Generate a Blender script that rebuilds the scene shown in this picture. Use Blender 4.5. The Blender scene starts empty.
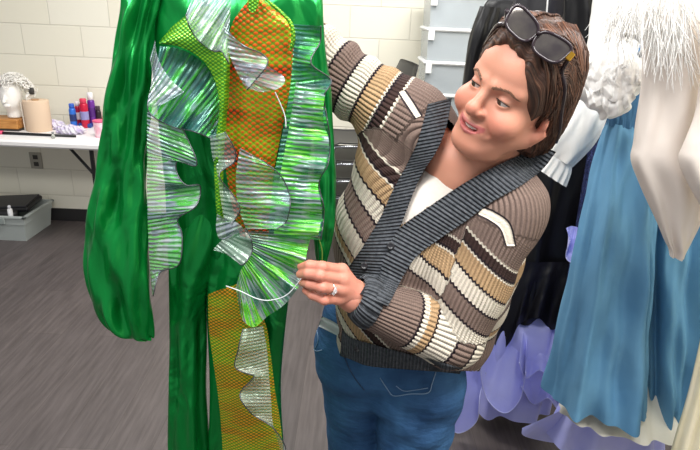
import bpy, math, random
import numpy as np
from mathutils import Matrix, Vector
random.seed(7); RNG = np.random.default_rng(7)
SC = bpy.context.scene; COL = SC.collection
PI = math.pi

# ------------------------------------------------------------------ camera
F = 560.0; PITCH = math.radians(21.0); ROLL = math.radians(2.5); CAMH = 1.6
FW = np.array([0, math.cos(PITCH), -math.sin(PITCH)]); R0 = np.array([1., 0, 0]); U0 = np.cross(R0, FW)
RT = R0*math.cos(ROLL) + U0*math.sin(ROLL); UP = np.cross(RT, FW)
CAM = np.array([0, 0, CAMH])
cam_d = bpy.data.cameras.new('camera'); cam = bpy.data.objects.new('camera', cam_d); COL.objects.link(cam)
cam_d.sensor_width = 36; cam_d.lens = F/700*36; cam_d.clip_start = .02
cam.matrix_world = Matrix(((RT[0], UP[0], -FW[0], 0), (RT[1], UP[1], -FW[1], 0), (RT[2], UP[2], -FW[2], CAMH), (0, 0, 0, 1)))
SC.camera = cam

# ------------------------------------------------------------------ light
world = bpy.data.worlds.new('world'); SC.world = world; world.use_nodes = True
world.node_tree.nodes['Background'].inputs[0].default_value = (.97, .98, 1.0, 1)
world.node_tree.nodes['Background'].inputs[1].default_value = .40
def area(name, loc, sx, sy, power, col=(1, .98, .955), rot=(0, 0, 0)):
    l = bpy.data.lights.new(name, 'AREA'); l.shape = 'RECTANGLE'; l.size = sx; l.size_y = sy; l.energy = power; l.color = col
    o = bpy.data.objects.new(name, l); COL.objects.link(o); o.location = loc; o.rotation_euler = rot
    return o
area('ceiling_lamp_light', (-.9, 2.6, 2.75), 1.2, .6, 48)
area('ceiling_lamp_light', (.9, 2.7, 2.75), 1.2, .6, 42)
area('ceiling_lamp_light', (-.7, .2, 2.75), 1.2, .6, 48)
area('ceiling_lamp_light', (.9, .3, 2.75), 1.2, .6, 48)
SC.view_settings.view_transform = 'Standard'; SC.view_settings.look = 'None'
SC.view_settings.exposure = 0.08; SC.view_settings.gamma = 1.0; SC.view_settings.use_curve_mapping = False

# ------------------------------------------------------------------ helpers
def at(px, py, Y):
    d = FW + RT*((px-350)/F) + UP*((225-py)/F)
    return CAM + d*(Y/d[1])
def atv(p, Y):
    p = np.asarray(p, float); Y = np.broadcast_to(np.asarray(Y, float), p.shape[:-1])
    d = FW + RT*((p[..., :1]-350)/F) + UP*((225-p[..., 1:2])/F)
    return CAM + d*(Y[..., None]/d[..., 1:2])
def proj(P):
    q = np.asarray(P, float)-CAM; z = q@FW
    return np.stack([350+F*(q@RT)/z, 225-F*(q@UP)/z], -1)
def C(h, a=1.0):
    h = h.lstrip('#'); v = [int(h[i:i+2], 16)/255 for i in (0, 2, 4)]
    return tuple((x/12.92 if x <= .04045 else ((x+.055)/1.055)**2.4) for x in v) + (a,)

def tag(o, label=None, cat=None, group=None, kind=None):
    if label: o['label'] = label
    if cat: o['category'] = cat
    if group: o['group'] = group
    if kind: o['kind'] = kind
    return o
def thing(name, label, cat, loc, group=None):
    o = bpy.data.objects.new(name, None); COL.objects.link(o); o.location = [float(x) for x in loc]; o.empty_display_size = .05
    return tag(o, label, cat, group)
def adopt(o, parent):
    o.parent = parent
    m = Matrix.Translation(parent.location); q = parent.parent
    M = Matrix.Identity(4)
    if parent.type == 'EMPTY': M = m
    o.matrix_parent_inverse = M.inverted()
def mk(name, V, Fc, mat, parent=None, smooth=True, uv=None, attrs=None, label=None, cols=None):
    me = bpy.data.meshes.new(name)
    V = np.asarray(V, float)
    me.from_pydata(V.tolist(), [], [tuple(int(i) for i in f) for f in Fc]); me.update()
    if smooth: me.polygons.foreach_set('use_smooth', [True]*len(me.polygons))
    if uv is not None:
        l = me.uv_layers.new(name='UVMap'); idx = np.zeros(len(me.loops), int); me.loops.foreach_get('vertex_index', idx)
        l.data.foreach_set('uv', np.asarray(uv, float)[idx].astype(np.float32).ravel())
    for k, v in (attrs or {}).items():
        a = me.attributes.new(k, 'FLOAT', 'POINT'); a.data.foreach_set('value', np.asarray(v, np.float32))
    if cols is not None:
        a = me.attributes.new('tint', 'FLOAT_COLOR', 'POINT'); a.data.foreach_set('color', np.asarray(cols, np.float32).ravel())
    for m in (mat if isinstance(mat, (list, tuple)) else [mat]): me.materials.append(m)
    o = bpy.data.objects.new(name, me); COL.objects.link(o)
    if parent: adopt(o, parent)
    if label: o['label'] = label
    return o
class MB:
    def __init__(s): s.V = []; s.F = []; s.n = 0
    def add(s, V, Fc):
        V = np.asarray(V, float); s.V.append(V); s.F += [tuple(int(i)+s.n for i in f) for f in Fc]; s.n += len(V); return s
    def box(s, a, b, bev=.0, M=None):
        a = np.minimum(a, b) if False else np.asarray(a, float); b = np.asarray(b, float)
        lo = np.minimum(a, b); hi = np.maximum(a, b); e = min(bev, .49*float((hi-lo).min()))
        if e <= 0:
            V = [(x, y, z) for x in (lo[0], hi[0]) for y in (lo[1], hi[1]) for z in (lo[2], hi[2])]
            Fc = [(0, 1, 3, 2), (4, 6, 7, 5), (0, 4, 5, 1), (2, 3, 7, 6), (0, 2, 6, 4), (1, 5, 7, 3)]
        else:
            bmV = []; key = {}
            def vid(p):
                k = tuple(np.round(p, 7))
                if k not in key: key[k] = len(bmV); bmV.append(k)
                return key[k]
            Fc = []
            c = (lo+hi)/2
            def P(sx, sy, sz, ax):
                q = [0, 0, 0]
                for i, sg in enumerate((sx, sy, sz)):
                    ext = (hi[i]-lo[i])/2
                    q[i] = c[i]+sg*(ext if i == ax else ext-e)
                return np.array(q)
            S = (-1, 1)
            for ax in range(3):
                o1, o2 = [i for i in range(3) if i != ax]
                for sg in S:
                    f = []
                    for a1, a2 in ((-1, -1), (1, -1), (1, 1), (-1, 1)):
                        sv = [0, 0, 0]; sv[ax] = sg; sv[o1] = a1; sv[o2] = a2
                        f.append(vid(P(*sv, ax)))
                    Fc.append(f)
            for ax in range(3):
                o1, o2 = [i for i in range(3) if i != ax]
                for a1 in S:
                    for a2 in S:
                        f = []
                        for sg, who in ((-1, o1), (-1, o2), (1, o2), (1, o1)):
                            sv = [0, 0, 0]; sv[ax] = sg; sv[o1] = a1; sv[o2] = a2
                            f.append(vid(P(*sv, who)))
                        Fc.append(f)
            for sx in S:
                for sy in S:
                    for sz in S: Fc.append([vid(P(sx, sy, sz, ax)) for ax in range(3)])
            V = bmV
            # consistent outward winding
            Vn = np.array(V); G = []
            for f in Fc:
                p = Vn[f]; nrm = np.cross(p[1]-p[0], p[2]-p[0])
                G.append(f if np.dot(nrm, p.mean(0)-c) > 0 else f[::-1])
            Fc = G
        V = np.asarray(V, float)
        if M is not None: V = V@np.asarray(M)[:3, :3].T + np.asarray(M)[:3, 3]
        return s.add(V, Fc)
    def tube(s, pts, r, k=8, caps=True):
        pts = np.asarray(pts, float); n = len(pts); r = np.broadcast_to(np.asarray(r, float), (n,))
        T = np.gradient(pts, axis=0); T /= np.linalg.norm(T, axis=1)[:, None]+1e-12
        ref = np.array([0, 0, 1.]) if abs(T[0][2]) < .9 else np.array([1., 0, 0])
        N = np.cross(T[0], ref); N /= np.linalg.norm(N); V = []
        for i in range(n):
            N = N-T[i]*np.dot(N, T[i]); N /= np.linalg.norm(N)+1e-12; B = np.cross(T[i], N)
            for j in range(k):
                a = 2*PI*j/k; V.append(pts[i]+r[i]*(N*math.cos(a)+B*math.sin(a)))
        Fc = [(i*k+j, i*k+(j+1) % k, (i+1)*k+(j+1) % k, (i+1)*k+j) for i in range(n-1) for j in range(k)]
        if caps: Fc += [tuple(range(k))[::-1], tuple((n-1)*k+j for j in range(k))]
        return s.add(V, Fc)
    def lathe(s, prof, c, k=24, axis=(0, 0, 1)):
        ax = np.asarray(axis, float); ax /= np.linalg.norm(ax)
        ref = np.array([1., 0, 0]) if abs(ax[0]) < .9 else np.array([0, 1., 0])
        X = np.cross(ref, ax); X /= np.linalg.norm(X); Yv = np.cross(ax, X)
        V = [np.asarray(c)+ax*h+r*(X*math.cos(2*PI*j/k)+Yv*math.sin(2*PI*j/k)) for r, h in prof for j in range(k)]
        m = len(prof)
        Fc = [(i*k+j, i*k+(j+1) % k, (i+1)*k+(j+1) % k, (i+1)*k+j) for i in range(m-1) for j in range(k)]
        Fc += [tuple(range(k))[::-1], tuple((m-1)*k+j for j in range(k))]
        return s.add(V, Fc)
    def build(s, name, mat, parent=None, smooth=False, label=None):
        return mk(name, np.concatenate(s.V), s.F, mat, parent, smooth, label=label)
def smooth_by_angle(o, ang=40):
    me = o.data; me.polygons.foreach_set('use_smooth', [True]*len(me.polygons))
    try: me.set_sharp_from_angle(angle=math.radians(ang))
    except Exception: pass
    return o

# ------------------------------------------------------------------ materials
def mat(name, col, rough=.6, metal=0., spec=.5, bump=None, var=None, **kw):
    """bump=(scale, strength[, stretch xyz]); var=(scale, hex2, amount) : noise variation of the colour"""
    m = bpy.data.materials.new(name); m.use_nodes = True; nt = m.node_tree; N = nt.nodes; L = nt.links
    b = N['Principled BSDF']; col = C(col) if isinstance(col, str) else col
    b.inputs['Base Color'].default_value = col; b.inputs['Roughness'].default_value = rough; b.inputs['Metallic'].default_value = metal
    b.inputs['Specular IOR Level'].default_value = spec
    for k, v in kw.items(): b.inputs[k.replace('_', ' ')].default_value = v
    tc = N.new('ShaderNodeTexCoord')
    if var:
        mp = N.new('ShaderNodeMapping'); L.new(tc.outputs['Object'], mp.inputs[0]); mp.inputs['Scale'].default_value = var[3] if len(var) > 3 else (1, 1, 1)
        nz = N.new('ShaderNodeTexNoise'); nz.inputs['Scale'].default_value = var[0]; nz.inputs['Detail'].default_value = 5; L.new(mp.outputs[0], nz.inputs['Vector'])
        r = N.new('ShaderNodeValToRGB'); r.color_ramp.elements[0].position = .35; r.color_ramp.elements[1].position = .68
        r.color_ramp.elements[0].color = col; r.color_ramp.elements[1].color = C(var[1]); L.new(nz.outputs[0], r.inputs[0])
        L.new(r.outputs[0], b.inputs['Base Color'])
    if bump:
        mp = N.new('ShaderNodeMapping'); L.new(tc.outputs['Object'], mp.inputs[0]); mp.inputs['Scale'].default_value = bump[2] if len(bump) > 2 else (1, 1, 1)
        nz = N.new('ShaderNodeTexNoise'); nz.inputs['Scale'].default_value = bump[0]; nz.inputs['Detail'].default_value = 3; L.new(mp.outputs[0], nz.inputs['Vector'])
        bp = N.new('ShaderNodeBump'); bp.inputs['Strength'].default_value = bump[1]; bp.inputs['Distance'].default_value = .01; L.new(nz.outputs[0], bp.inputs['Height'])
        L.new(bp.outputs[0], b.inputs['Normal'])
    return m
def nodes(m): return m.node_tree.nodes, m.node_tree.links, m.node_tree.nodes['Principled BSDF']
def ramp(N, stops, const=False):
    r = N.new('ShaderNodeValToRGB'); cr = r.color_ramp
    if const: cr.interpolation = 'CONSTANT'
    while len(cr.elements) < len(stops): cr.elements.new(.5)
    for e, (p, c) in zip(cr.elements, stops): e.position = p
    for e, (p, c) in zip(cr.elements, stops): e.position = p; e.color = C(c) if isinstance(c, str) else c
    return r
def math_n(N, L, op, a, b=None):
    n = N.new('ShaderNodeMath'); n.operation = op
    for i, x in enumerate((a, b)):
        if x is None: continue
        if isinstance(x, (int, float)): n.inputs[i].default_value = x
        else: L.new(x, n.inputs[i])
    return n.outputs[0]

# ------------------------------------------------------------------ distance-field modelling
def surfnet(f, lo, hi, h, scale=2.2):
    lo = np.asarray(lo, float); hi = np.asarray(hi, float); K = 5
    nc = np.ceil((hi-lo)/(h*K)).astype(int)
    ax = [lo[i]+(np.arange(nc[i])+.4)*h*K for i in range(3)]
    G = np.stack(np.meshgrid(*ax, indexing='ij'), -1).reshape(-1, 3)
    vc = f(G).reshape(nc)
    V = np.repeat(np.repeat(np.repeat(vc, K, 0), K, 1), K, 2)
    act = np.abs(vc) < K*h*scale
    ii = np.argwhere(act)
    off = np.stack(np.meshgrid(*[np.arange(K)]*3, indexing='ij'), -1).reshape(-1, 3)
    CH = 4000
    for s in range(0, len(ii), CH):
        idx = (ii[s:s+CH, None]*K+off[None]).reshape(-1, 3)
        V[idx[:, 0], idx[:, 1], idx[:, 2]] = f(lo+idx*h)
    n = np.array(V.shape)
    ins = V < 0
    c = ins[:-1, :-1, :-1].astype(np.int8)
    cnt = np.zeros(n-1, np.int8); cor = [(a, b, d) for a in (0, 1) for b in (0, 1) for d in (0, 1)]
    for a, b, d in cor: cnt += ins[a:n[0]-1+a, b:n[1]-1+b, d:n[2]-1+d]
    cells = np.argwhere((cnt > 0) & (cnt < 8))
    vals = np.stack([V[cells[:, 0]+a, cells[:, 1]+b, cells[:, 2]+d] for a, b, d in cor], 1)
    acc = np.zeros((len(cells), 3)); w = np.zeros(len(cells))
    cor_a = np.array(cor)
    for i in range(8):
        for j in range(i+1, 8):
            if np.abs(cor_a[i]-cor_a[j]).sum() != 1: continue
            m = (vals[:, i] < 0) != (vals[:, j] < 0)
            t = vals[m, i]/(vals[m, i]-vals[m, j])
            acc[m] += cor_a[i]+(cor_a[j]-cor_a[i])*t[:, None]; w[m] += 1
    P = lo+(cells+acc/w[:, None])*h
    idm = -np.ones(n-1, int); idm[cells[:, 0], cells[:, 1], cells[:, 2]] = np.arange(len(cells))
    faces = []
    for a in range(3):
        b, d = (a+1) % 3, (a+2) % 3
        s0 = [slice(None)]*3; s1 = [slice(None)]*3; s0[a] = slice(0, n[a]-1); s1[a] = slice(1, n[a])
        A = ins[tuple(s0)]; B = ins[tuple(s1)]
        e = np.argwhere(A != B); e = e[(e[:, b] > 0) & (e[:, d] > 0) & (e[:, b] < n[b]-1) & (e[:, d] < n[d]-1)]
        q = []
        for db, dd in ((-1, -1), (0, -1), (0, 0), (-1, 0)):
            x = e.copy(); x[:, b] += db; x[:, d] += dd; q.append(idm[x[:, 0], x[:, 1], x[:, 2]])
        q = np.stack(q, 1); fl = A[e[:, 0], e[:, 1], e[:, 2]]
        q[~fl] = q[~fl][:, ::-1]; faces.append(q[(q >= 0).all(1)])
    return P, np.concatenate(faces)
def smin(a, b, k):
    h = np.clip(.5+.5*(b-a)/k, 0, 1); return b*(1-h)+a*h-k*h*(1-h)
def smax(a, b, k): return -smin(-a, -b, k)
def sph(P, c, r): return np.linalg.norm(P-np.asarray(c), axis=-1)-r
def ell(P, c, r):
    r = np.asarray(r, float); q = P-np.asarray(c); k0 = np.linalg.norm(q/r, axis=-1); k1 = np.linalg.norm(q/(r*r), axis=-1)+1e-9
    return k0*(k0-1)/k1
def cap(P, a, b, ra, rb=None):
    rb = ra if rb is None else rb; a = np.asarray(a, float); b = np.asarray(b, float); d = b-a
    t = np.clip(((P-a)@d)/(d@d), 0, 1)
    return np.linalg.norm(P-a-t[..., None]*d, axis=-1)-(ra+(rb-ra)*t)
def chain(P, pts, rs, k=.01):
    o = None
    for i in range(len(pts)-1):
        c = cap(P, pts[i], pts[i+1], rs[i], rs[i+1]); o = c if o is None else smin(o, c, k)
    return o
def trace(f, px, py, t0=.45, t1=2.2):
    d = FW+RT*((px-350)/F)+UP*((225-py)/F); d = d/np.linalg.norm(d); t = t0
    for _ in range(160):
        v = float(f((CAM+d*t)[None])[0])
        if v < .0006: return CAM+d*t
        t += max(v*.6, .0006)
        if t > t1: return None
    return CAM+d*t
def grad(f, P, e=.002):
    g = np.stack([f(P+np.eye(3)[i]*e)-f(P-np.eye(3)[i]*e) for i in range(3)], -1)
    return g/(np.linalg.norm(g, axis=-1, keepdims=True)+1e-9)

# ------------------------------------------------------------------ curves and cloth
def crv(pts, n):
    p = np.asarray(pts, float)
    if len(p) == 1: return np.repeat(p, n, 0)
    L = np.r_[0, np.cumsum(np.linalg.norm(np.diff(p, axis=0), axis=1)+1e-9)]; L /= L[-1]
    q = np.vstack([2*p[0]-p[1], p, 2*p[-1]-p[-2]]); out = []
    for u in np.linspace(0, 1, n):
        i = min(np.searchsorted(L, u, 'right')-1, len(p)-2); t = (u-L[i])/(L[i+1]-L[i])
        a, b, c, d = q[i], q[i+1], q[i+2], q[i+3]
        out.append(.5*(2*b+(c-a)*t+(2*a-5*b+4*c-d)*t*t+(3*b-a-3*c+d)*t**3))
    return np.array(out)
def grid_faces(n, m, wrap=False):
    return [(i*m+j, i*m+j+1, ((i+1) % n)*m+j+1, ((i+1) % n)*m+j) for i in range(n if wrap else n-1) for j in range(m-1)]
def patch(name, A, B, YA, YB, material, parent, n=80, m=20, amp=0., freq=0., ph=0., bulge=0., pw=1.3, sc=0., nz=0., wire=None, wr=.0012, label=None, uvs=(1, 1), pxw=0.):
    """a piece of cloth between edge A (sewn) and edge B (free); curves in photo pixels, depth in metres"""
    A = crv(A, n); B = crv(B, n); u = np.linspace(0, 1, n); v = np.linspace(0, 1, m)
    YA = np.interp(u, np.linspace(0, 1, np.size(YA)), np.atleast_1d(YA)); YB = np.interp(u, np.linspace(0, 1, np.size(YB)), np.atleast_1d(YB))
    wave = np.sin(2*PI*freq*u+ph+.9*np.sin(2*PI*freq*.37*u+1))
    U, W = np.meshgrid(u, v, indexing='ij')
    p = A[:, None]*(1-W[..., None])+B[:, None]*W[..., None]
    if pxw: p = p + (pxw*(W**1.2)*np.cos(2*PI*freq*U+ph))[..., None]*np.array([.3, 1.])
    Y = YA[:, None]*(1-W)+YB[:, None]*W-bulge*4*W*(1-W)-amp*(W**pw)*wave[:, None]
    if sc: Y = Y+sc*(2*W-1)**2
    if nz:
        for kx, ky, a in ((5, 3, 1), (11, 4, .6), (19, 7, .35)):
            Y = Y+nz*a*np.sin(kx*U*2+ky*W*3+RNG.uniform(0, 6))*np.sin(ky*U*3-kx*W+RNG.uniform(0, 6))
    P = atv(p, Y)
    Lu = np.linalg.norm(np.diff(P[:, m//2], axis=0), axis=1).sum(); Lv = np.linalg.norm(np.diff(P[n//2], axis=0), axis=1).sum()
    uv = np.stack([U*Lu*uvs[0], W*Lv*uvs[1]], -1).reshape(-1, 2)
    o = mk(name, P.reshape(-1, 3), grid_faces(n, m), material, parent, uv=uv, attrs={'edge': W.ravel()}, label=label)
    if wire: MB().tube(P[:, -1], wr, 6).build('wire_edge', wire, o, True)
    return o
def cloth_tube(name, rows, material, parent, n=72, m=60, folds=((7, .012, 0),), nz=.0, label=None, grow=1.0, a0=0., close=False):
    """hollow hanging garment: rows = (xl, yl, xr, yr, Y, half_depth) in pixels and metres, top to bottom"""
    rows = np.asarray(rows, float); R = crv(rows, m); th = np.linspace(0, 2*PI, n, endpoint=False)
    V = []; UV = []
    for i, (xl, yl, xr, yr, Y, hd) in enumerate(R):
        t = i/(m-1); a = at(xl, yl, Y); b = at(xr, yr, Y); c = (a+b)/2; W = (b-a)/2; hw = np.linalg.norm(W); Wn = W/(hw+1e-9)
        D = np.array([Wn[1], -Wn[0], 0]); D /= np.linalg.norm(D)+1e-9
        if D[1] > 0: D = -D
        off = np.zeros(n)
        for k, am, ph in folds: off += am*(a0+(1-a0)*t**grow)*np.sin(k*th+ph+.6*np.sin(3.1*t+k))
        if nz: off += nz*(np.sin(5*th+9*t+1)*np.sin(14*t+2*th)+.6*np.sin(9*th-17*t)+.4*np.sin(23*t+3*th))
        ex = np.sign(np.cos(th))*np.abs(np.cos(th))**.9
        q = c+Wn*((hw+off*.35)*ex)[:, None]+D*((max(hd, .004)+off)*np.sin(th))[:, None]+D*0
        V.append(q); UV.append(np.stack([th/(2*PI), np.full(n, t)], -1))
    V = np.array(V); UV = np.array(UV).reshape(-1, 2)
    Fc = [(i*n+j, i*n+(j+1) % n, (i+1)*n+(j+1) % n, (i+1)*n+j) for i in range(m-1) for j in range(n)]
    if close: Fc += [tuple(range(n))]
    return mk(name, V.reshape(-1, 3), Fc, material, parent, uv=UV, label=label)

# ------------------------------------------------------------------ the room
def onz(px, py, z):
    d = FW+RT*((px-350)/F)+UP*((225-py)/F); return CAM+d*((z-CAMH)/d[2])
WALLY = 4.0; WX0, WX1 = -3.6, 1.62
m_wall = mat('painted_block', '#ebe7d7', .62)
N, L, b = nodes(m_wall)
geo = N.new('ShaderNodeNewGeometry'); sx = N.new('ShaderNodeSeparateXYZ'); L.new(geo.outputs['Position'], sx.inputs[0])
cx = N.new('ShaderNodeCombineXYZ'); L.new(math_n(N, L, 'ADD', math_n(N, L, 'ADD', sx.outputs[0], sx.outputs[1]), .06+4.064-4.0), cx.inputs[0]); L.new(sx.outputs[2], cx.inputs[1])
bk = N.new('ShaderNodeTexBrick'); L.new(cx.outputs[0], bk.inputs['Vector'])
for k, v in (('Scale', 1.), ('Mortar Size', .0045), ('Mortar Smooth', .6), ('Bias', 0.), ('Brick Width', .4064), ('Row Height', .2032)): bk.inputs[k].default_value = v
bk.inputs['Color1'].default_value = C('#ebe7d7'); bk.inputs['Color2'].default_value = C('#e8e3d0'); bk.inputs['Mortar'].default_value = C('#dad5c4')
L.new(bk.outputs['Color'], b.inputs['Base Color'])
nz = N.new('ShaderNodeTexNoise'); nz.inputs['Scale'].default_value = 90
hh = math_n(N, L, 'SUBTRACT', math_n(N, L, 'MULTIPLY', nz.outputs[0], .25), bk.outputs['Fac'])
bp = N.new('ShaderNodeBump'); bp.inputs['Strength'].default_value = .5; bp.inputs['Distance'].default_value = .006; L.new(hh, bp.inputs['Height']); L.new(bp.outputs[0], b.inputs['Normal'])

m_floor = mat('vinyl_plank', '#6a605c', .42)
N, L, b = nodes(m_floor)
tc = N.new('ShaderNodeTexCoord'); mp = N.new('ShaderNodeMapping'); mp.inputs['Rotation'].default_value = (0, 0, math.radians(90)); L.new(tc.outputs['Object'], mp.inputs[0])
bk = N.new('ShaderNodeTexBrick'); L.new(mp.outputs[0], bk.inputs['Vector'])
for k, v in (('Scale', 1.), ('Mortar Size', .0012), ('Mortar Smooth', .3), ('Brick Width', 1.22), ('Row Height', .18)): bk.inputs[k].default_value = v
bk.offset = .37
bk.inputs['Color1'].default_value = C('#625a59'); bk.inputs['Color2'].default_value = C('#575050'); bk.inputs['Mortar'].default_value = C('#4c4542')
mp2 = N.new('ShaderNodeMapping'); mp2.inputs['Scale'].default_value = (14, 1.1, 1); L.new(tc.outputs['Object'], mp2.inputs[0])
nz = N.new('ShaderNodeTexNoise'); nz.inputs['Scale'].default_value = 4; nz.inputs['Detail'].default_value = 6; L.new(mp2.outputs[0], nz.inputs['Vector'])
r = ramp(N, [(.3, '#8f8a88'), (.7, '#ffffff')]); L.new(nz.outputs[0], r.inputs[0])
mx = N.new('ShaderNodeMixRGB'); mx.blend_type = 'MULTIPLY'; mx.inputs[0].default_value = .55; L.new(bk.outputs['Color'], mx.inputs[1]); L.new(r.outputs[0], mx.inputs[2]); L.new(mx.outputs[0], b.inputs['Base Color'])
bp = N.new('ShaderNodeBump'); bp.inputs['Strength'].default_value = .12; bp.inputs['Distance'].default_value = .003; L.new(nz.outputs[0], bp.inputs['Height']); L.new(bp.outputs[0], b.inputs['Normal'])

tag(MB().box((WX0-.1, -.6, -.05), (WX1+.1, WALLY+.1, 0)).build('floor', m_floor), kind='structure')
tag(MB().box((WX0-.1, WALLY, 0), (WX1+.1, WALLY+.1, 2.85)).build('wall_back', m_wall), kind='structure')
tag(MB().box((WX1, -.6, 0), (WX1+.1, WALLY, 2.85)).build('wall_right', m_wall), kind='structure')
m_base = mat('rubber_base', '#2b2a2b', .45)
tag(MB().box((WX0, WALLY-.008, 0), (WX1, WALLY, .10), .003).build('baseboard_back', m_base), kind='structure')
tag(MB().box((WX1-.008, -.6, 0), (WX1, WALLY-.008, .10), .003).build('baseboard_right', m_base), kind='structure')

# ------------------------------------------------------------------ wall outlet
m_plate = mat('grey_plate', '#a7a294', .5); m_dark = mat('dark_slot', '#3a3733', .6)
oc = at(36, 160.5, WALLY-.004)
t = thing('wall_outlet', 'grey wall outlet plate below the white table', 'outlet', oc)
MB().box(oc-[.045, .003, .062], oc+[.045, .004, .062], .003).build('cover_plate', m_plate, t)
for dz in (-.026, .026): MB().box(oc+[-.018, -.006, dz-.016], oc+[.018, -.002, dz+.016], .004).build('socket', m_dark, t)

# ------------------------------------------------------------------ folding tables
m_top = mat('table_plastic', '#eeeceb', .4, bump=(300, .05)); m_black = mat('black_metal', '#1c1c1e', .4, metal=.3); m_chrome = mat('chrome', '#c9ccd0', .18, metal=1.)
TZ = .76
def folding_table(x0, x1, y0, y1, label):
    t = thing('folding_table', label, 'table', ((x0+x1)/2, (y0+y1)/2, 0))
    MB().box((x0, y0, TZ-.045), (x1, y1, TZ), .012).build('tabletop', m_top, t)
    for X, s in ((x0+.25, 1), (x1-.25, -1)):
        for Y in (y0+.08, y1-.08): MB().tube([(X, Y, .0), (X, Y, .35), (X, Y, TZ-.046)], .014).build('leg', m_black, t)
        MB().tube([(X, y0+.08, .12), (X, y1-.08, .12)], .011).build('crossbar', m_black, t)
        MB().tube([(X, (y0+y1)/2, .36), (X+s*.28, (y0+y1)/2, TZ-.05)], .010).build('brace', m_black, t)
    return t
folding_table(-3.25, -1.42, 3.4, 3.95, 'white folding table against the wall, holding the wig and spray cans')
folding_table(.30, 1.5, 3.42, 3.96, 'white folding table under the stacked clear bins, mostly hidden behind the woman')

# ---- things on the left table
def tb(px, py): return onz(px, py, TZ)
m_wood = mat('pine', '#c98f4c', .5, var=(12, '#a86d31', 1, (1, 8, 8)))
p = tb(6, 131)
bx = thing('wooden_box', 'low orange wooden box under the white foam wig head', 'box', p)
MB().box((p[0]-.20, p[1], TZ), (p[0]+.085, p[1]+.16, TZ+.012), .003).build('base', mat('dark_base', '#2d2622', .5), bx)
MB().box((p[0]-.195, p[1]+.004, TZ+.012), (p[0]+.08, p[1]+.156, TZ+.075), .004).build('box_body', m_wood, bx)
# foam head
m_foam = mat('styrofoam', '#f3f0ea', .8, bump=(250, .15))
hb = np.array([p[0]+.025, p[1]+.085, TZ+.075])
def foam(P):
    q = P-hb
    d = smin(ell(q, (0, 0, .155), (.062, .075, .085)), ell(q, (0, -.02, .11), (.05, .05, .06)), .02)
    d = smin(d, cap(q, (0, .005, .012), (0, .0, .09), .045, .034), .025)
    d = smin(d, cap(q, (0, -.078, .15), (0, -.092, .118), .006, .011), .01)
    d = smin(d, cap(q, (-.014, -.072, .088), (.014, -.072, .088), .008), .008)
    for s in (-1, 1): d = smax(d, -sph(q, (s*.025, -.088, .148), .013), .012)
    d = smax(d, -(q[..., 2]-.003), .004)
    return d
V, Fq = surfnet(foam, hb-[.09, .12, .01], hb+[.09, .1, .26], .005)
fh = mk('foam_mannequin', V, Fq, m_foam); tag(fh, 'white foam head with a plain face, wearing a wig on the left table', 'wig head')
# wig: curls
m_wig = mat('white_wig', '#efece6', .55)
mb = MB(); wc = hb+[.02, .012, .165]
for i in range(230):
    a = RNG.uniform(0, 2*PI); e = RNG.uniform(-.25, PI/2)
    d = np.array([math.cos(a)*math.cos(e), math.sin(a)*math.cos(e), math.sin(e)])
    if d[1] < -.45 and d[2] < .45: continue
    c = wc+d*[.104, .092, .10]; s1 = np.cross(d, RNG.normal(size=3)); s1 /= np.linalg.norm(s1); s2 = np.cross(d, s1); rr = RNG.uniform(.012, .026)
    tt = np.linspace(0, RNG.uniform(4, 8), 14)
    pts = c+s1*(rr*np.cos(tt))[:, None]+s2*(rr*np.sin(tt))[:, None]+d*(tt*.004)[:, None]
    mb.tube(pts, np.linspace(.0045, .002, 14), 4)
wg = mb.build('wig', m_wig, None, True); tag(wg, 'curly white wig sitting on the foam head', 'wig')
cl = MB(); q = at(31.5, 91, wc[1]-.02); cl.box(q-[.016, .01, .022], q+[.016, .01, .022], .006); tag(cl.build('hair_clip', m_dark, wg, True), 'small dark clip in the curls')
# beige paper roll
m_paper = mat('kraft_paper', '#d9bfa4', .75, bump=(60, .1, (1, 1, 8)))
p = tb(34, 132.5); p[1] += .075
roll = thing('paper_roll', 'beige upright paper roll beside the wig head', 'paper roll', p)
MB().lathe([(.0772, 0), (.0782, .003), (.0782, .197), (.077, .2), (.024, .2)], p, 36).build('paper', m_paper, roll, True)
MB().lathe([(.0235, .199), (.0235, .206), (.019, .206), (.019, .201)], p, 24).build('core', mat('core_board', '#b08a66', .8), roll, True)
MB().box(p+[-.084, -.035, 0], p+[-.0785, -.015, .19], .002).build('loose_end', mat('paper_edge', '#f2ebe0', .8), roll)
# black wand
a = tb(-4, 134); b_ = tb(76, 137.6)
w = thing('styling_wand', 'long black styling wand lying along the front of the left table', 'wand', (a+b_)/2)
d = b_-a
MB().tube([a+[0, 0, .009], a+d*.5+[0, 0, .009], b_+[0, 0, .009]], [.010, .009, .007], 10).build('barrel', m_black, w, True)
MB().tube([a+d*.02+[0, 0, .011], a+d*.09+[0, 0, .011]], .0125, 10).build('grip', mat('pink_grip', '#d8436e', .5), w, True)
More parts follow.
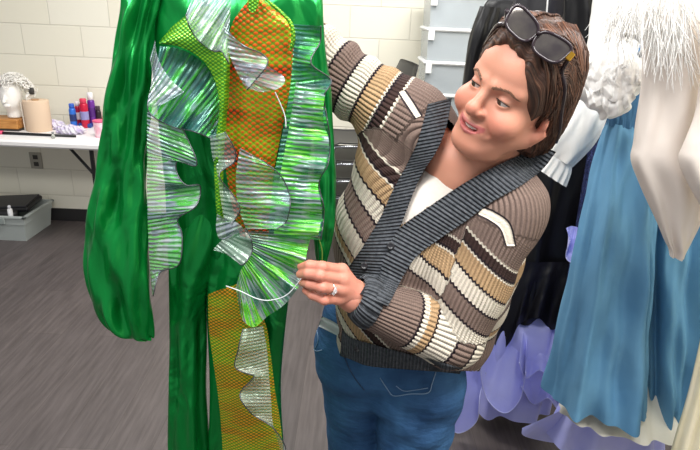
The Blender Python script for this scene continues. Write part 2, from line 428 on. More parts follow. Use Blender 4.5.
# spray cans
def can(px, py, Y, r, body, capc, label, cap_h=.03, band=None):
    p = at(px, py, Y); h = p[2]-TZ; p[2] = TZ
    t = thing('spray_can', label, 'spray can', p, 'spray cans on the left table')
    MB().lathe([(r*.9, 0), (r, .004), (r, h-cap_h-.012), (r*.8, h-cap_h), (r*.4, h-cap_h+.001)], p, 24).build('can_body', mat('can', body, .3, metal=.2), t, True)
    MB().lathe([(r*.78, h-cap_h-.002), (r*.8, h-.006), (r*.7, h), (0.002, h)], p, 20).build('cap', mat('can_cap', capc, .4), t, True)
    if band: MB().lathe([(r*1.01, h*.28), (r*1.02, h*.3), (r*1.02, h*.55), (r*1.01, h*.57)], p, 24).build('label_band', mat('can_band', band, .4), t, True)
    return p
can(71.2, 103.5, 3.84, .022, '#2f6fd0', '#2b5fc4', 'bright blue spray can, leftmost of the cans', band='#1b2f66')
can(76.6, 101.5, 3.9, .018, '#b3173b', '#e8dfe2', 'thin crimson spray can with pale cap right beside the blue can', band='#d9c8d0')
can(82.5, 98.5, 3.86, .027, '#c0123a', '#d63a58', 'widest crimson spray can, between the thin crimson and the purple can', band='#8a86b8')
can(89.6, 92.5, 3.92, .024, '#6a2a92', '#f2eff2', 'purple spray can with tall white cap, tallest of the cans', .05, band='#4c1d70')
can(97.5, 106, 3.93, .019, '#2c2026', '#40303a', 'small dark spray can behind the red cloth')
# red cloth pile
m_red = mat('red_cloth', '#d32a3d', .7, bump=(40, .5))
p = tb(97.5, 126)
def redf(P):
    q = P-p; d = ell(q, (0, .05, .02), (.075, .05, .035))+.006*np.sin(q[..., 0]*90+q[..., 1]*50)*np.sin(q[..., 2]*120+1+q[..., 1]*60)
    return smax(d, -(q[..., 2]-.001), .003)
V, Fq = surfnet(redf, p-[.1, .03, .01], p+[.1, .13, .08], .005); tag(mk('red_cloth', V, Fq, m_red), 'crumpled red cloth behind the pink cup', 'cloth')
p = tb(84.5, 128)
bb = thing('tissue_pack', 'small dark blue pack lying in front of the cans', 'pack', p)
MB().box(p+[-.045, 0, 0], p+[.045, .04, .03], .006).build('wrapper', mat('blue_pack', '#24408c', .4), bb); MB().box(p+[-.047, .008, .01], p+[-.036, .03, .02], .002).build('flap', mat('pack_flap', '#e6e6ee', .5), bb)
# pink cup
p = tb(98.5, 138); p[1] += .035
m_cup = mat('pink_cup', '#e88fa8', .45, var=(28, '#f5dfe6'))
cp = thing('cup', 'pink and white patterned cup near the right of the left table', 'cup', p)
MB().lathe([(.030, 0), (.032, .003), (.038, .105), (.040, .109), (.037, .109), (.031, .01), (.002, .008)], p, 28).build('cup_body', m_cup, cp, True)
MB().lathe([(.0385, .098), (.0405, .1), (.0405, .11), (.0375, .11)], p, 28).build('rim', mat('cup_rim', '#d6507a', .4), cp, True)
# plastic bags
m_bag = mat('bag_film', '#e9e6ee', .25, var=(30, '#b9a6d6'), Transmission_Weight=.15)
def bag(px, py, rx, ry, rz, label, sd):
    p = tb(px, py)
    def f(P):
        q = P-p; d = ell(q, (0, ry*.6, rz*.75), (rx, ry, rz))+.005*np.sin(q[..., 0]*110+sd)*np.sin(q[..., 1]*90+q[..., 2]*140)+.004*np.sin(q[..., 0]*210+q[..., 2]*150+sd)
        return smax(d, -(q[..., 2]-.001), .003)
    V, Fq = surfnet(f, p-[rx+.02, ry+.02, .01], p+[rx+.02, ry*2, rz*2+.02], .004); tag(mk('plastic_bag', V, Fq, m_bag), label, 'bag', 'clear bags on the left table')
bag(69, 134.5, .095, .05, .032, 'crumpled clear bag with lilac contents, in front of the cans', 1.)
bag(53, 129.5, .065, .05, .034, 'crumpled whitish bag beside the beige roll', 2.4)
p = tb(53.5, 138.5)
bt = thing('small_bottle', 'tiny clear bottle at the front edge of the left table', 'bottle', p)
MB().lathe([(.009, 0), (.011, .002), (.011, .022), (.006, .028), (.006, .032)], p, 16).build('glass', mat('bottle_glass', '#cfd2c8', .1, Transmission_Weight=.6), bt, True)
MB().lathe([(.0075, .0325), (.0075, .042), (.001, .043)], p, 16).build('cap', mat('bottle_cap', '#85878a', .4), bt, True)
p = tb(47.5, 124.5); bt = thing('dropper_bottle', 'tiny blue bottle standing behind the whitish bag', 'bottle', p)
MB().lathe([(.014, 0), (.015, .003), (.015, .05), (.007, .058), (.007, .062)], p, 16).build('glass', mat('blue_bottle', '#4f8fd0', .25), bt, True); MB().lathe([(.009, .0625), (.008, .08), (.002, .083)], p, 14).build('cap', m_plate, bt, True)

# ------------------------------------------------------------------ grey tote with black gear
m_tote = mat('tote_plastic', '#a9b0ad', .45, bump=(200, .04))
x0, x1, y0, y1, hz = -2.85, -2.235, 3.56, 3.93, .185
t = thing('storage_tote', 'open grey plastic tote on the floor below the table', 'tote', ((x0+x1)/2, (y0+y1)/2, 0))
def tub():
    mb = MB(); g = .02; w = .006
    def ring(x0, x1, y0, y1, z): return [(x0, y0, z), (x1, y0, z), (x1, y1, z), (x0, y1, z)]
    V = ring(x0+g, x1-g, y0+g, y1-g, 0)+ring(x0+.006, x1-.006, y0+.006, y1-.006, hz*.66)+ring(x0, x1, y0, y1, hz*.68)+ring(x0-.004, x1+.004, y0-.004, y1+.004, hz)+ring(x0+w, x1-w, y0+w, y1-w, hz)+ring(x0+g+w, x1-g-w, y0+g+w, y1-g-w, .008)
    Fc = [(3, 2, 1, 0)]+[(i*4+j, i*4+(j+1) % 4, (i+1)*4+(j+1) % 4, (i+1)*4+j) for i in range(5) for j in range(4)]+[(20, 21, 22, 23)]
    return mb.add(V, Fc)
tub().build('tub', m_tote, t)
mb = MB(); mb.box((x0-.014, y0-.014, hz-.012), (x1+.014, y0+.008, hz+.004), .003); mb.box((x0-.014, y1-.008, hz-.012), (x1+.014, y1+.014, hz+.004), .003)
mb.box((x1-.008, y0-.014, hz-.012), (x1+.014, y1+.014, hz+.004), .003); mb.box((x0-.014, y0-.014, hz-.012), (x0+.008, y1+.014, hz+.004), .003); mb.build('rim', m_tote, t)
MB().box((-2.45, y0-.016, hz-.055), (-2.36, y0-.004, hz-.008), .004).build('handle', mat('tote_latch', '#8f9794', .45), t)
m_blk = mat('black_plastic', '#222224', .4)
M = Matrix.Translation((-2.53, 3.78, .178)) @ Matrix.Rotation(math.radians(-5), 4, 'Y') @ Matrix.Rotation(math.radians(8), 4, 'X')
cs = thing('equipment_case', 'flat black case lying tilted inside the grey tote', 'case', (-2.42, 3.76, .19))
MB().box((-.26, -.10, -.012), (.26, .12, .022), .01, M).build('case_body', m_blk, cs); MB().box((-.25, -.09, .023), (.25, .11, .034), .008, M).build('lid', mat('black_lid', '#2c2c30', .35), cs)
dr = thing('hair_dryer', 'black hair dryer lying at the front of the grey tote', 'hair dryer', (-2.3, 3.62, .15))
MB().tube([(-2.52, 3.62, .165), (-2.46, 3.63, .172), (-2.39, 3.63, .175), (-2.32, 3.635, .175)], [.022, .030, .036, .028], 16).build('barrel', m_blk, dr, True)
MB().tube([(-2.39, 3.625, .16), (-2.385, 3.62, .11), (-2.38, 3.62, .06)], [.018, .017, .015], 12).build('handle', m_blk, dr, True)
p = at(10.5, 214, 3.6)
bo = thing('white_bottle', 'small white bottle standing in the grey tote', 'bottle', p)
MB().lathe([(.014, -.10), (.016, -.097), (.016, .035), (.009, .042)], p, 18).build('bottle_body', mat('white_plastic', '#efeff0', .4), bo, True); MB().lathe([(.010, .0425), (.010, .06), (.004, .064)], p, 14).build('cap', mat('white_cap', '#dfe0e4', .4), bo, True)

# ------------------------------------------------------------------ stack of black chairs
m_seat = mat('black_shell', '#1e1e20', .45)
def make_chair():
    t = thing('stacking_chair', 'x', 'chair', (0, 0, 0), 'stacked black chairs by the wall')
    # faces -X ; seat z .45
    V = []; n, m = 14, 10
    for i in range(n):
        for j in range(m):
            u = i/(n-1); v = j/(m-1)*2-1
            V.append((-.2+.40*u, .21*v*(1-.06*u), .45-.012*math.sin(u*PI)+.014*v*v-.03*max(0, .15-u)/.15))
    S = np.array(V); V = np.vstack([S, S-[0, 0, .008]]); k = n*m
    g = grid_faces(n, m); Fc = [f[::-1] for f in g]+[tuple(i+k for i in f) for f in g]
    bd = [i*m for i in range(n)]+[(n-1)*m+j for j in range(1, m)]+[i*m+m-1 for i in range(n-2, -1, -1)]+[j for j in range(m-2, 0, -1)]
    Fc += [(bd[i], bd[(i+1) % len(bd)], bd[(i+1) % len(bd)]+k, bd[i]+k) for i in range(len(bd))]
    mk('seat', V, Fc, m_seat, t)
    V = []
    for i in range(n):
        for j in range(m):
            u = i/(n-1); v = j/(m-1)*2-1; wv = .205*(1-.12*max(0, u-.75)/.25)
            V.append((.215+.085*u-.02*(1-v*v), wv*v, .62+.29*u-.03*(abs(v)**3)*max(0, u-.6)))
    S = np.array(V); V = np.vstack([S, S+[.009, 0, 0]]); mk('backrest', V, [f for f in g]+[tuple(i+k for i in f)[::-1] for f in g]+[(bd[i], bd[(i+1) % len(bd)], bd[(i+1) % len(bd)]+k, bd[i]+k)[::-1] for i in range(len(bd))], m_seat, t)
    for s in (-1, 1):
        MB().tube([(-.17, s*.2, .43), (-.19, s*.225, .3), (-.215, s*.245, 0)], .009, 8).build('leg', m_chrome, t, True)
        MB().tube([(.17, s*.2, .43), (.20, s*.225, .3), (.235, s*.245, 0)], .009, 8).build('leg', m_chrome, t, True)
        MB().tube([(.16, s*.2, .436), (.215, s*.2, .47), (.245, s*.195, .62), (.285, s*.185, .76)], .009, 8).build('back_post', m_chrome, t, True)
        MB().tube([(-.17, s*.2, .432), (0, s*.195, .43), (.17, s*.2, .432)], .009, 8).build('seat_rail', m_chrome, t, True)
    return t
def dup(o, parent=None):
    c = o.copy(); COL.objects.link(c)
    if parent: c.parent = parent; c.matrix_parent_inverse = o.matrix_parent_inverse
    for ch in o.children: dup(ch, c)
    return c
ch0 = make_chair(); NCH = 5
for i in range(NCH):
    c_ = ch0 if i == 0 else dup(ch0)
    c_.location = (-.035+.012*i, 3.42, .106*i); c_.rotation_euler = (0, 0, math.radians(12))
    c_['label'] = ['black chair at the bottom of the stack by the wall', 'second black chair up from the floor in the stack', 'middle black chair of the stack', 'black chair second from the top of the stack', 'black chair on top of the stack, its backrest showing over the raised sleeve'][i]

# ------------------------------------------------------------------ clear bins
m_clear = mat('clear_plastic', '#dfe6ea', .2, Transmission_Weight=.45, Alpha=.8); m_lid = mat('white_lid', '#f3f4f4', .4); m_fill = mat('bin_filling', '#a9b4bb', .9, bump=(20, 1.), var=(9, '#d6dde0'))
b0 = at(431, 60, 3.52); bx0 = .40; bx1 = .84; by0, by1 = 3.5, 3.9; BH = .19
labs = ['lowest clear bin of the stack, standing on the table behind the woman', 'second clear bin up, low in the stack behind the woman', 'clear bin at the level of the black garment tops, third from the table', 'clear bin second from the top of the stack', 'topmost clear bin of the stack, cut by the picture edge']
for i in range(5):
    z = TZ+BH*i+.001*i
    t = thing('storage_bin', labs[i], 'bin', ((bx0+bx1)/2, (by0+by1)/2, z), 'clear bins stacked by the wall')
    mb = MB(); g = .02; z1 = z+BH-.022
    def ring(e, zz): return [(bx0+e, by0+e, zz), (bx1-e, by0+e, zz), (bx1-e, by1-e, zz), (bx0+e, by1-e, zz)]
    V = ring(g, z)+ring(.012, z1)+ring(.016, z1)+ring(g+.004, z+.004)
    mb.add(V, [(3, 2, 1, 0)]+[(k*4+j, k*4+(j+1) % 4, (k+1)*4+(j+1) % 4, (k+1)*4+j) for k in range(3) for j in range(4)]+[(12, 13, 14, 15)])
    mb.build('bin_body', m_clear, t)
    MB().box((bx0, by0, z1+.001), (bx1, by1, z+BH), .008).build('lid', m_lid, t)
    MB().box((bx0+.035, by0+.035, z+.006), (bx1-.035, by1-.035, z1-.02-.02*(i % 2)), .02).build('filling', m_fill, t)
    for xx in (bx0+.02, bx1-.02): MB().box((xx-.006, by0-.006, z1-.05), (xx+.03, by0+.01, z+BH-.004), .003).build('latch', m_lid, t)

# ================================================================== the woman
# --- key points
P0 = at(402, 356, 1.20); P1 = at(470, 158, 1.06)
AX = P1-P0; TL = np.linalg.norm(AX); AX /= TL
LAT = np.array([math.cos(math.radians(20)), -math.sin(math.radians(20)), 0]); LAT -= AX*(LAT@AX); LAT /= np.linalg.norm(LAT)
DEP = np.cross(LAT, AX); DEP = -DEP if DEP[1] > 0 else DEP            # towards the viewer
RSH = at(412, 122, 1.13); LSH = at(508, 208, 1.01)
REL = at(330, 72, 1.17); RWR = at(240, -8, 1.09)
LEL = at(450, 335, .985); LWR = at(352, 297, .945)
HEAD = np.array([.283, 1.0, 1.478])
def headframe(yaw, pit, rol):
    cy, sy = math.cos(yaw), math.sin(yaw)
    f = np.array([-sy, -cy, 0]); Lf = np.array([cy, -sy, 0]); U = np.array([0, 0, 1.])
    f2 = f*math.cos(pit)-U*math.sin(pit); U2 = U*math.cos(pit)+f*math.sin(pit)
    return np.stack([Lf*math.cos(rol)-U2*math.sin(rol), f2, U2*math.cos(rol)+Lf*math.sin(rol)])
HR = headframe(math.radians(50), math.radians(-3), math.radians(22))
def HW(p): return HEAD+np.asarray(p, float)@HR
def HL(P): return (P-HEAD)@HR.T
NECK = P1+AX*.015

# --- the torso as a bent elliptical column, t in metres from the hem
TT = np.array([-.10, 0, .08, .18, .30, .40, .47, .53, .60])
TA = np.array([.180, .182, .188, .198, .206, .196, .150, .085, .06])
TX = np.array([0, 0, -.004, -.012, -.022, -.020, -.010, 0, 0])
TB = np.array([.135, .138, .140, .138, .140, .130, .105, .075, .055])
def torso(P, e=0.):
    q = P-P0; t = q@AX; x = q@LAT-np.interp(t, TT, TX); y = q@DEP
    a = np.interp(t, TT, TA)+e; b = np.interp(t, TT, TB)+e
    r = np.sqrt((x/a)**2+(y/b)**2)
    d = (r-1)*np.minimum(a, b)*.9
    return smax(d, np.maximum(-t-.02-e, t-TL-.02-e), .02)
SH1 = [RSH, REL, RWR]; SH2 = [LSH, LEL, LWR]
def bust(P, e=0.):
    o = None
    for s in (-1, 1):
        c = P0+AX*.325+LAT*s*.085+DEP*.085; d = sph(P, c, .075+e); o = d if o is None else np.minimum(o, d)
    return o
AP0 = at(388, 138, 1.12); AP1 = at(372, 228, 1.12)
# --- cardigan field
def cardi(P):
    d = smin(torso(P), bust(P), .05)
    d = smin(d, chain(P, [P1-LAT*.05-AX*.01, RSH], [.055, .070], .02), .05)
    d = smin(d, chain(P, [P1+LAT*.05-AX*.01, LSH], [.055, .072], .02), .05)
    d = smin(d, cap(P, AP0, AP1, .055, .075), .04)
    # raised arm, loose with folds
    a = cap(P, RSH, REL, .075, .068); b_ = cap(P, REL, RWR, .068, .062); ra = smin(a, b_, .03)
    u = ((P-RSH)@(REL-RSH))/np.dot(REL-RSH, REL-RSH)
    ra = ra+.0035*np.sin(u*26)*np.clip(u*1.5, 0, 1)
    d = smin(d, ra, .035)
    a = cap(P, LSH, LEL, .070, .068); d = smin(d, a, .022)
    w2 = LWR+(LEL-LWR)*.17
    b_ = cap(P, LEL, w2, .068, .047)
    d = smin(d, b_, .012)
    # soft folds
    t = (P-P0)@AX; x = (P-P0)@LAT
    d = d+.0035*np.sin(34*t+13*x+1)*np.sin(9*x-21*t)
    return d
def inV(px):
    """between the two collar bands (photo coordinates)"""
    poly = np.array([(444, 128), (436, 150), (423, 170), (412, 196), (399, 226), (412, 219), (430, 206), (466, 183), (500, 168), (535, 152), (550, 120), (500, 60), (446, 100)], float)
    x, y = px[:, 0], px[:, 1]; c = np.zeros(len(px), bool); j = len(poly)-1
    for i in range(len(poly)):
        xi, yi = poly[i]; xj, yj = poly[j]
        c ^= ((yi > y) != (yj > y)) & (x < (xj-xi)*(y-yi)/(yj-yi+1e-9)+xi); j = i
    return c
# --- skin field (head, neck, chest, arms, hands)
HM = [(np.array(a, float), np.array(r, float)) for a, r in (
    ((0, -.002, .035), (.074, .088, .083)), ((0, .032, -.026), (.064, .060, .078)), ((0, .045, .040), (.060, .050, .052)))]
def headf(P):
    q = HL(P); ab = q.copy(); ab[..., 0] = np.abs(q[..., 0])            # mirrored features
    d = smin(ell(q, *HM[0]), ell(q, *HM[1]), .02); d = smin(d, ell(q, *HM[2]), .015)
    d = smin(d, cap(ab, (.054, .000, -.056), (.016, .070, -.092), .022, .019), .02)
    d = smin(d, sph(q, (0, .078, -.094), .0175), .014)
    d = smin(d, ell(q, (0, .040, -.104), (.046, .042, .022)), .022)      # soft under-chin
    d = smin(d, ell(ab, (.042, .063, -.037), (.026, .027, .026)), .016)   # cheeks
    d = smin(d, cap(ab, (.010, .0895, .016), (.046, .068, .019), .009, .009), .012)   # brow
    d = smax(d, -ell(ab, (.031, .100, .000), (.019, .019, .0125)), .010)              # socket
    lid = smax(sph(ab, (.031, .0735, -.001), .0148), -ell(ab, (.0315, .089, -.0024), (.0150, .018, .0036)), .002)
    d = smin(d, lid, .004)
    d = smin(d, cap(q, (0, .086, .012), (0, .1035, -.025), .0075, .0095), .009)   # nose
    d = smin(d, sph(q, (0, .1040, -.0305), .0120), .006)
    d = smin(d, ell(ab, (.0125, .0935, -.0345), (.0085, .012, .0078)), .005)
    d = smax(d, -ell(ab, (.0068, .100, -.044), (.0035, .005, .004)), .003)
    d = smin(d, ell(q, (0, .072, -.064), (.034, .024, .026)), .012)      # muzzle
    d = smax(d, -cap(ab, (.0195, .100, -.039), (.037, .084, -.062), .0025), .009)  # smile folds
    up_ = np.minimum(cap(ab, (0, .0965, -.0575), (.012, .0935, -.0568), .0028, .0028), cap(ab, (.012, .0935, -.0568), (.030, .080, -.0550), .0028, .0014))
    d = smin(d, up_, .004)
    lo_ = np.minimum(cap(ab, (0, .0945, -.0715), (.013, .0905, -.0690), .0037, .0034), cap(ab, (.013, .0905, -.0690), (.030, .079, -.0565), .0034, .0014))
    d = smin(d, lo_, .004)
    mouth = smin(ell(ab, (0, .097, -.0645), (.020, .020, .0042)), cap(ab, (.012, .095, -.0630), (.026, .083, -.0570), .0024, .0010), .003); d = smax(d, -mouth, .0025)
    # ears
    e = ell(ab, (.0755, -.012, -.020), (.010, .018, .031)); e = smin(e, ell(ab, (.073, .000, -.046), (.008, .010, .012)), .008)
    e = smax(e, -ell(ab, (.088, -.008, -.017), (.011, .0115, .020)), .004); e = smin(e, cap(ab, (.078, .002, -.024), (.078, .002, -.018), .004), .005)
    d = smin(d, e, .006)
    return d
# hand that holds the flounce: joints in photo pixels and depth
def zp(x, y): return (280+x/3.75, 230+y/3.75)
def hp(x, y, Y): return at(*zp(x, y), Y)
FING = [
    [hp(232, 150, .930), hp(158, 138, .902), hp(112, 132, .912), hp(80, 136, .930)],
    [hp(236, 185, .922), hp(150, 170, .893), hp(106, 163, .905), hp(76, 166, .928)],
    [hp(230, 222, .918), hp(160, 215, .890), hp(112, 203, .905), hp(84, 196, .930)],
    [hp(216, 256, .920), hp(166, 262, .895), hp(122, 244, .908), hp(96, 226, .930)]]
FR = [(.0108, .0100, .0090, .0078), (.0110, .0103, .0092, .0080), (.0108, .0100, .0090, .0078), (.0098, .0090, .0082, .0070)]
HWR = hp(290, 240, .945)
THUMB = [hp(272, 205, .955), hp(190, 168, .965), hp(130, 150, .955), hp(84, 142, .944)]
FR2 = (.0135, .0125, .0105, .0085)
def handf(P):
    d = None
    for f, r in zip(FING, FR):
        c = chain(P, f, r, .004); d = c if d is None else smin(d, c, .0022)
    palm = None
    for f, r in zip(FING, FR):
        c = cap(P, HWR, f[0], .0165, .0125); palm = c if palm is None else smin(palm, c, .010)
    d = smin(d, palm, .006); d = smin(d, chain(P, THUMB, FR2, .006), .008)
    return smin(d, cap(P, LWR+(LEL-LWR)*.35, HWR, .030, .022), .012)
# raised hand round the hanger hook (above the picture)
HK = at(228, -38, 1.045)                                              # hook neck
hx = (RWR-REL)/np.linalg.norm(RWR-REL)
def rhandf(P):
    c0 = HK-hx*.035+np.array([0, .02, .0]); d = cap(P, RWR, c0, .026, .027)
    for i in range(4):
        o = np.array([0, 0, .03-.02*i]); k = c0+hx*.03+o
        d = smin(d, chain(P, [k+[0, 0, 0], k+hx*.018+[0, -.03, 0], k+hx*-.004+[0, -.048, 0], k+hx*-.022+[0, -.040, 0]], (.0105, .0098, .009, .008), .004), .003)
    return smin(d, chain(P, [c0+[0, 0, .01], c0+[0, -.03, .035], c0+hx*.025+[0, -.045, .04]], (.013, .0115, .009), .005), .008)
def skinbody(P):
    d = smax(smin(torso(P, -.016), bust(P, -.016), .05), .10-(P-P0)@AX, .02)
    d = smin(d, cap(P, P1-AX*.03, HW((0, -.022, -.06)), .058, .053), .03)
    d = smin(d, chain(P, [P1-LAT*.05-AX*.01, RSH, REL, RWR], [.035, .052, .045, .03], .02), .03)
    d = smin(d, chain(P, [P1+LAT*.05-AX*.01, LSH, LEL, LWR], [.035, .052, .045, .03], .02), .03)
    return d
PEL = at(388, 352, 1.235)
HIPR = PEL-LAT*.080-[0, 0, .03]; HIPL = PEL+LAT*.090-[0, 0, .03]
KNR = np.array([HIPR[0]+.012, HIPR[1]+.02, .46]); KNL = np.array([HIPL[0]-.004, HIPL[1]-.02, .46])
ANR = np.array([KNR[0]-.01, KNR[1]+.05, .09]); ANL = np.array([KNL[0]+.02, KNL[1]+.05, .09])
def skinlow(P):
    d = smin(ell(P, PEL, (.15, .10, .12)), cap(P, PEL, P0+AX*.2, .08, .10), .04)
    for h, k, a in ((HIPR, KNR, ANR), (HIPL, KNL, ANL)):
        d = smin(d, chain(P, [h, k, a], [.085, .05, .033], .02), .03)
        d = smin(d, cap(P, a+[0, .02, -.05], a+[0, -.14, -.06], .03, .026), .03)
    return d
def skin_all(P): return smin(smin(skinbody(P), headf(P), .018), skinlow(P), .02)
m_skin = mat('skin', '#e0a58f', .5, bump=(420, .05), Subsurface_Weight=.12, Subsurface_Scale=.01)
m_skin.node_tree.nodes['Principled BSDF'].inputs['Subsurface Radius'].default_value = (1, .35, .2)
N, L, b = nodes(m_skin); av = N.new('ShaderNodeAttribute'); av.attribute_name = 'tint'; L.new(av.outputs['Color'], b.inputs['Base Color'])

bits = []
lo = HEAD-[.145, .145, .215]; hi = HEAD+[.145, .145, .155]
def nosekip(f, keep):                                                 # cut a field to a half-space pair
    return f
CUT = HEAD[2]-.145
bits.append(surfnet(lambda P: smin(skinbody(P), headf(P), .018), lo, hi, .0019))
def low_f(P):
    d = skin_all(P)
    inside = np.all((P > lo+.006) & (P < hi-.006), axis=-1)
    return np.where(inside, np.maximum(d, .02), d)
bits.append(surfnet(low_f, np.array([-.30, .85, 0.0]), np.array([.62, 1.42, 1.72]), .0085))
lo2 = hp(200, 200, .93)-[.085, .085, .085]; bits.append(surfnet(handf, lo2, lo2+.175, .0019))
bits.append(surfnet(rhandf, HK-[.10, .09, .09], HK+[.12, .12, .09], .0035))
SV = np.concatenate([v for v, f in bits]); off = np.cumsum([0]+[len(v) for v, f in bits]); SF = np.concatenate([f+o for (v, f), o in zip(bits, off)])
# natural colour of the skin: lips, cheeks, nose, ears, knuckles
q = HL(SV); ax_ = np.abs(q[:, 0]); base = np.array(C('#d1937b')[:3]); tint = np.repeat(base[None], len(SV), 0)
def mixc(w, hexc):
    global tint
    tint = tint*(1-w[:, None])+np.array(C(hexc)[:3])*w[:, None]
g = lambda c, s: np.exp(-(((np.stack([ax_, q[:, 1], q[:, 2]], -1)-c)/s)**2).sum(1))
mixc(.55*g((.042, .07, -.04), (.022, .04, .022)), '#c96a5a'); mixc(.45*g((0, .112, -.034), (.016, .02, .014)), '#c76b5a'); mixc(.5*g((.08, -.005, -.02), (.012, .03, .035)), '#d87f6c')
mixc(.35*g((0, .08, -.1), (.03, .03, .02)), '#c87762'); mixc(.3*g((.031, .09, .008), (.018, .02, .006)), '#b9786b')
zu = np.where(ax_ < .012, -.0575+.001*ax_/.012, -.0565+.001*(ax_-.012)/.017); zl = np.where(ax_ < .013, -.0725+.003*ax_/.013, -.0695+.0123*(ax_-.013)/.016)
lipw = np.clip((.0040-np.abs(q[:, 2]-zu))/.0016, 0, 1); lipw = np.maximum(lipw, np.clip((.0048-np.abs(q[:, 2]-zl))/.0016, 0, 1))
lipw = lipw*(q[:, 1] > .074)*np.clip((.031-ax_)/.003, 0, 1)*((q[:, 2] < zu+.0036) & (q[:, 2] > zl-.0048))
mixc(.85*lipw, '#b05a5c')
hd = np.min([np.linalg.norm(SV-f[k], axis=1) for f in FING for k in (1, 3)], axis=0); mixc(.5*np.exp(-(hd/.012)**2), '#c96b5c')
nearhand = np.linalg.norm(SV-hp(180, 200, .91), axis=1) < .07
mixc(.45*nearhand, '#d38273')
woman = thing('person', 'woman in a striped cardigan and blue jeans, holding up the green costume', 'person', (PEL[0], PEL[1], 0))
body = mk('body', SV, SF, m_skin, woman, cols=np.c_[tint, np.ones(len(tint))])

# --- eyes, teeth, brows
m_eye = mat('eye_white', '#cfc6c0', .25); m_iris = mat('iris', '#4a3a2c', .15); m_pupil = mat('pupil', '#0c0a0a', .1)
gaze = np.array([-.30, .92, -.30]); gaze /= np.linalg.norm(gaze)
for s in (-1, 1):
    ec = np.array([s*.031, .0735, -.001]); th_ = np.linspace(0, PI, 15); prof = [(max(.0003, .0128*math.sin(a)), -.0128*math.cos(a)) for a in th_]
    e = MB().lathe(prof, HW(ec), 24, gaze@HR).build('eye', m_eye, woman, True)
    MB().lathe([(.0062, .01125), (.0058, .0121), (.003, .0129), (.0003, .0130)], HW(ec), 20, gaze@HR).build('iris', m_iris, e, True)
    MB().lathe([(.0028, .0130), (.0022, .0133), (.0003, .0134)], HW(ec), 14, gaze@HR).build('pupil', m_pupil, e, True)
m_brow = mat('brow_hair', '#7b5743', .6); m_lash = mat('lash', '#231815', .6)
def on_head(x, z, lift=.0):                                           # point on the face at local x, z
    y = .13
    for _ in range(60):
        d = float(headf(HW((x, y, z))[None])[0])
        if d < lift+.0003: break
        y -= max(d-lift, .0002)*.7
    return np.array([x, y, z])
for s in (-1, 1):
    mb = MB(); ml = MB()
    for i in range(70):
        u = i/69; x = .012+.038*u; z = .0145+.0070*math.sin(min(1, u*1.25)*PI*.62)-.006*max(0, u-.6)/.4; j = RNG.uniform(-.0028, .0028)*(1-.6*u)
        a = on_head(s*x, z+j, .0004); b2 = on_head(s*(x+.006), z+j*.4+.0018*(1-u*1.6), .0008)
        mb.tube([HW(a), HW((a+b2)/2+[0, .0004, 0]), HW(b2)], [.0008, .0008, .0003], 4)
    pts = []
    for i in range(13):
        a = math.radians(165-150*i/12); x = .031+.0150*math.cos(a); z = -.0024+.0040*math.sin(a); y = .0735+math.sqrt(max(0, .0150**2-(x-.031)**2-(z+.001)**2)); pts.append(HW((s*x, y+.0006, z)))
    ml.tube(pts, .0008, 5)
    mb.build('eyebrow', m_brow, woman, True); ml.build('eyelashes', m_lash, woman, True)
V = []; n, m_ = 22, 5
for i in range(n):
    x = -.021+.042*i/(n-1); y = .0905-.55*(abs(x)**2)/.03
    for j in range(m_): V.append(HW((x, y-.0006*abs(math.sin(x/.0075*PI)), -.0590-.0072*j/(m_-1)+.006*(x/.021)**2-.0004*(1-abs(math.sin(x/.0075*PI))))))
mk('teeth', V, grid_faces(n, m_), mat('teeth', '#efe8e0', .25), woman)

# --- hair: a combed bob of thick locks over a cap
m_hair = mat('brown_hair', '#3a271f', .55, bump=(60, .4, (1, 1, 1)), var=(26, '#4b3327'))
def hairf(P):
    q = HL(P); ab = q.copy(); ab[..., 0] = np.abs(q[..., 0])
    d = ell(q, (0, -.002, .040), (.084, .098, .092))
    d = smin(d, ell(ab, (.056, -.030, -.030), (.030, .045, .070)), .03)
    d = smin(d, ell(q, (0, -.056, -.045), (.066, .042, .075)), .03)
    d = smin(d, ell(q, (-.0, .040, .095), (.055, .045, .028)), .02)      # lift over the brow
    # keep the face and the ears free
    face = smin(ell(q, (0, .118, -.035), (.080, .094, .122)), ell(ab, (.094, .010, -.030), (.034, .028, .036)), .02)
    d = smax(d, -face, .008)
    a = np.arctan2(q[..., 0], q[..., 2]-.0); st = np.sin(q[..., 0]*310+q[..., 1]*60)*.0011+np.sin(q[..., 0]*150-q[..., 1]*140+q[..., 2]*30)*.0014
    d = d+st
    d = smax(d, -(q[..., 2]+.098+.006*np.sin(q[..., 0]*170)+.006*np.sin(q[..., 1]*130)), .012)
    return d
N, L, b = nodes(m_hair)
aC = N.new('ShaderNodeAttribute'); aC.attribute_name = 'c'; aD = N.new('ShaderNodeAttribute'); aD.attribute_name = 'd'
cb = N.new('ShaderNodeCombineXYZ'); L.new(math_n(N, L, 'MULTIPLY', aC.outputs['Fac'], 330), cb.inputs[0]); L.new(math_n(N, L, 'MULTIPLY', aD.outputs['Fac'], 14), cb.inputs[1])
nz = N.new('ShaderNodeTexNoise'); nz.inputs['Scale'].default_value = 1.; nz.inputs['Detail'].default_value = 4; L.new(cb.outputs[0], nz.inputs['Vector'])
r = ramp(N, [(.30, '#22150f'), (.48, '#40291f'), (.60, '#5c3d2e'), (.74, '#86604a')]); L.new(nz.outputs[0], r.inputs[0]); L.new(r.outputs[0], b.inputs['Base Color'])
bp = N.new('ShaderNodeBump'); bp.inputs['Strength'].default_value = .8; bp.inputs['Distance'].default_value = .004; L.new(nz.outputs[0], bp.inputs['Height']); L.new(bp.outputs[0], b.inputs['Normal'])
V, Fq = surfnet(hairf, HEAD-.155, HEAD+.165, .0025); qh = HL(V)
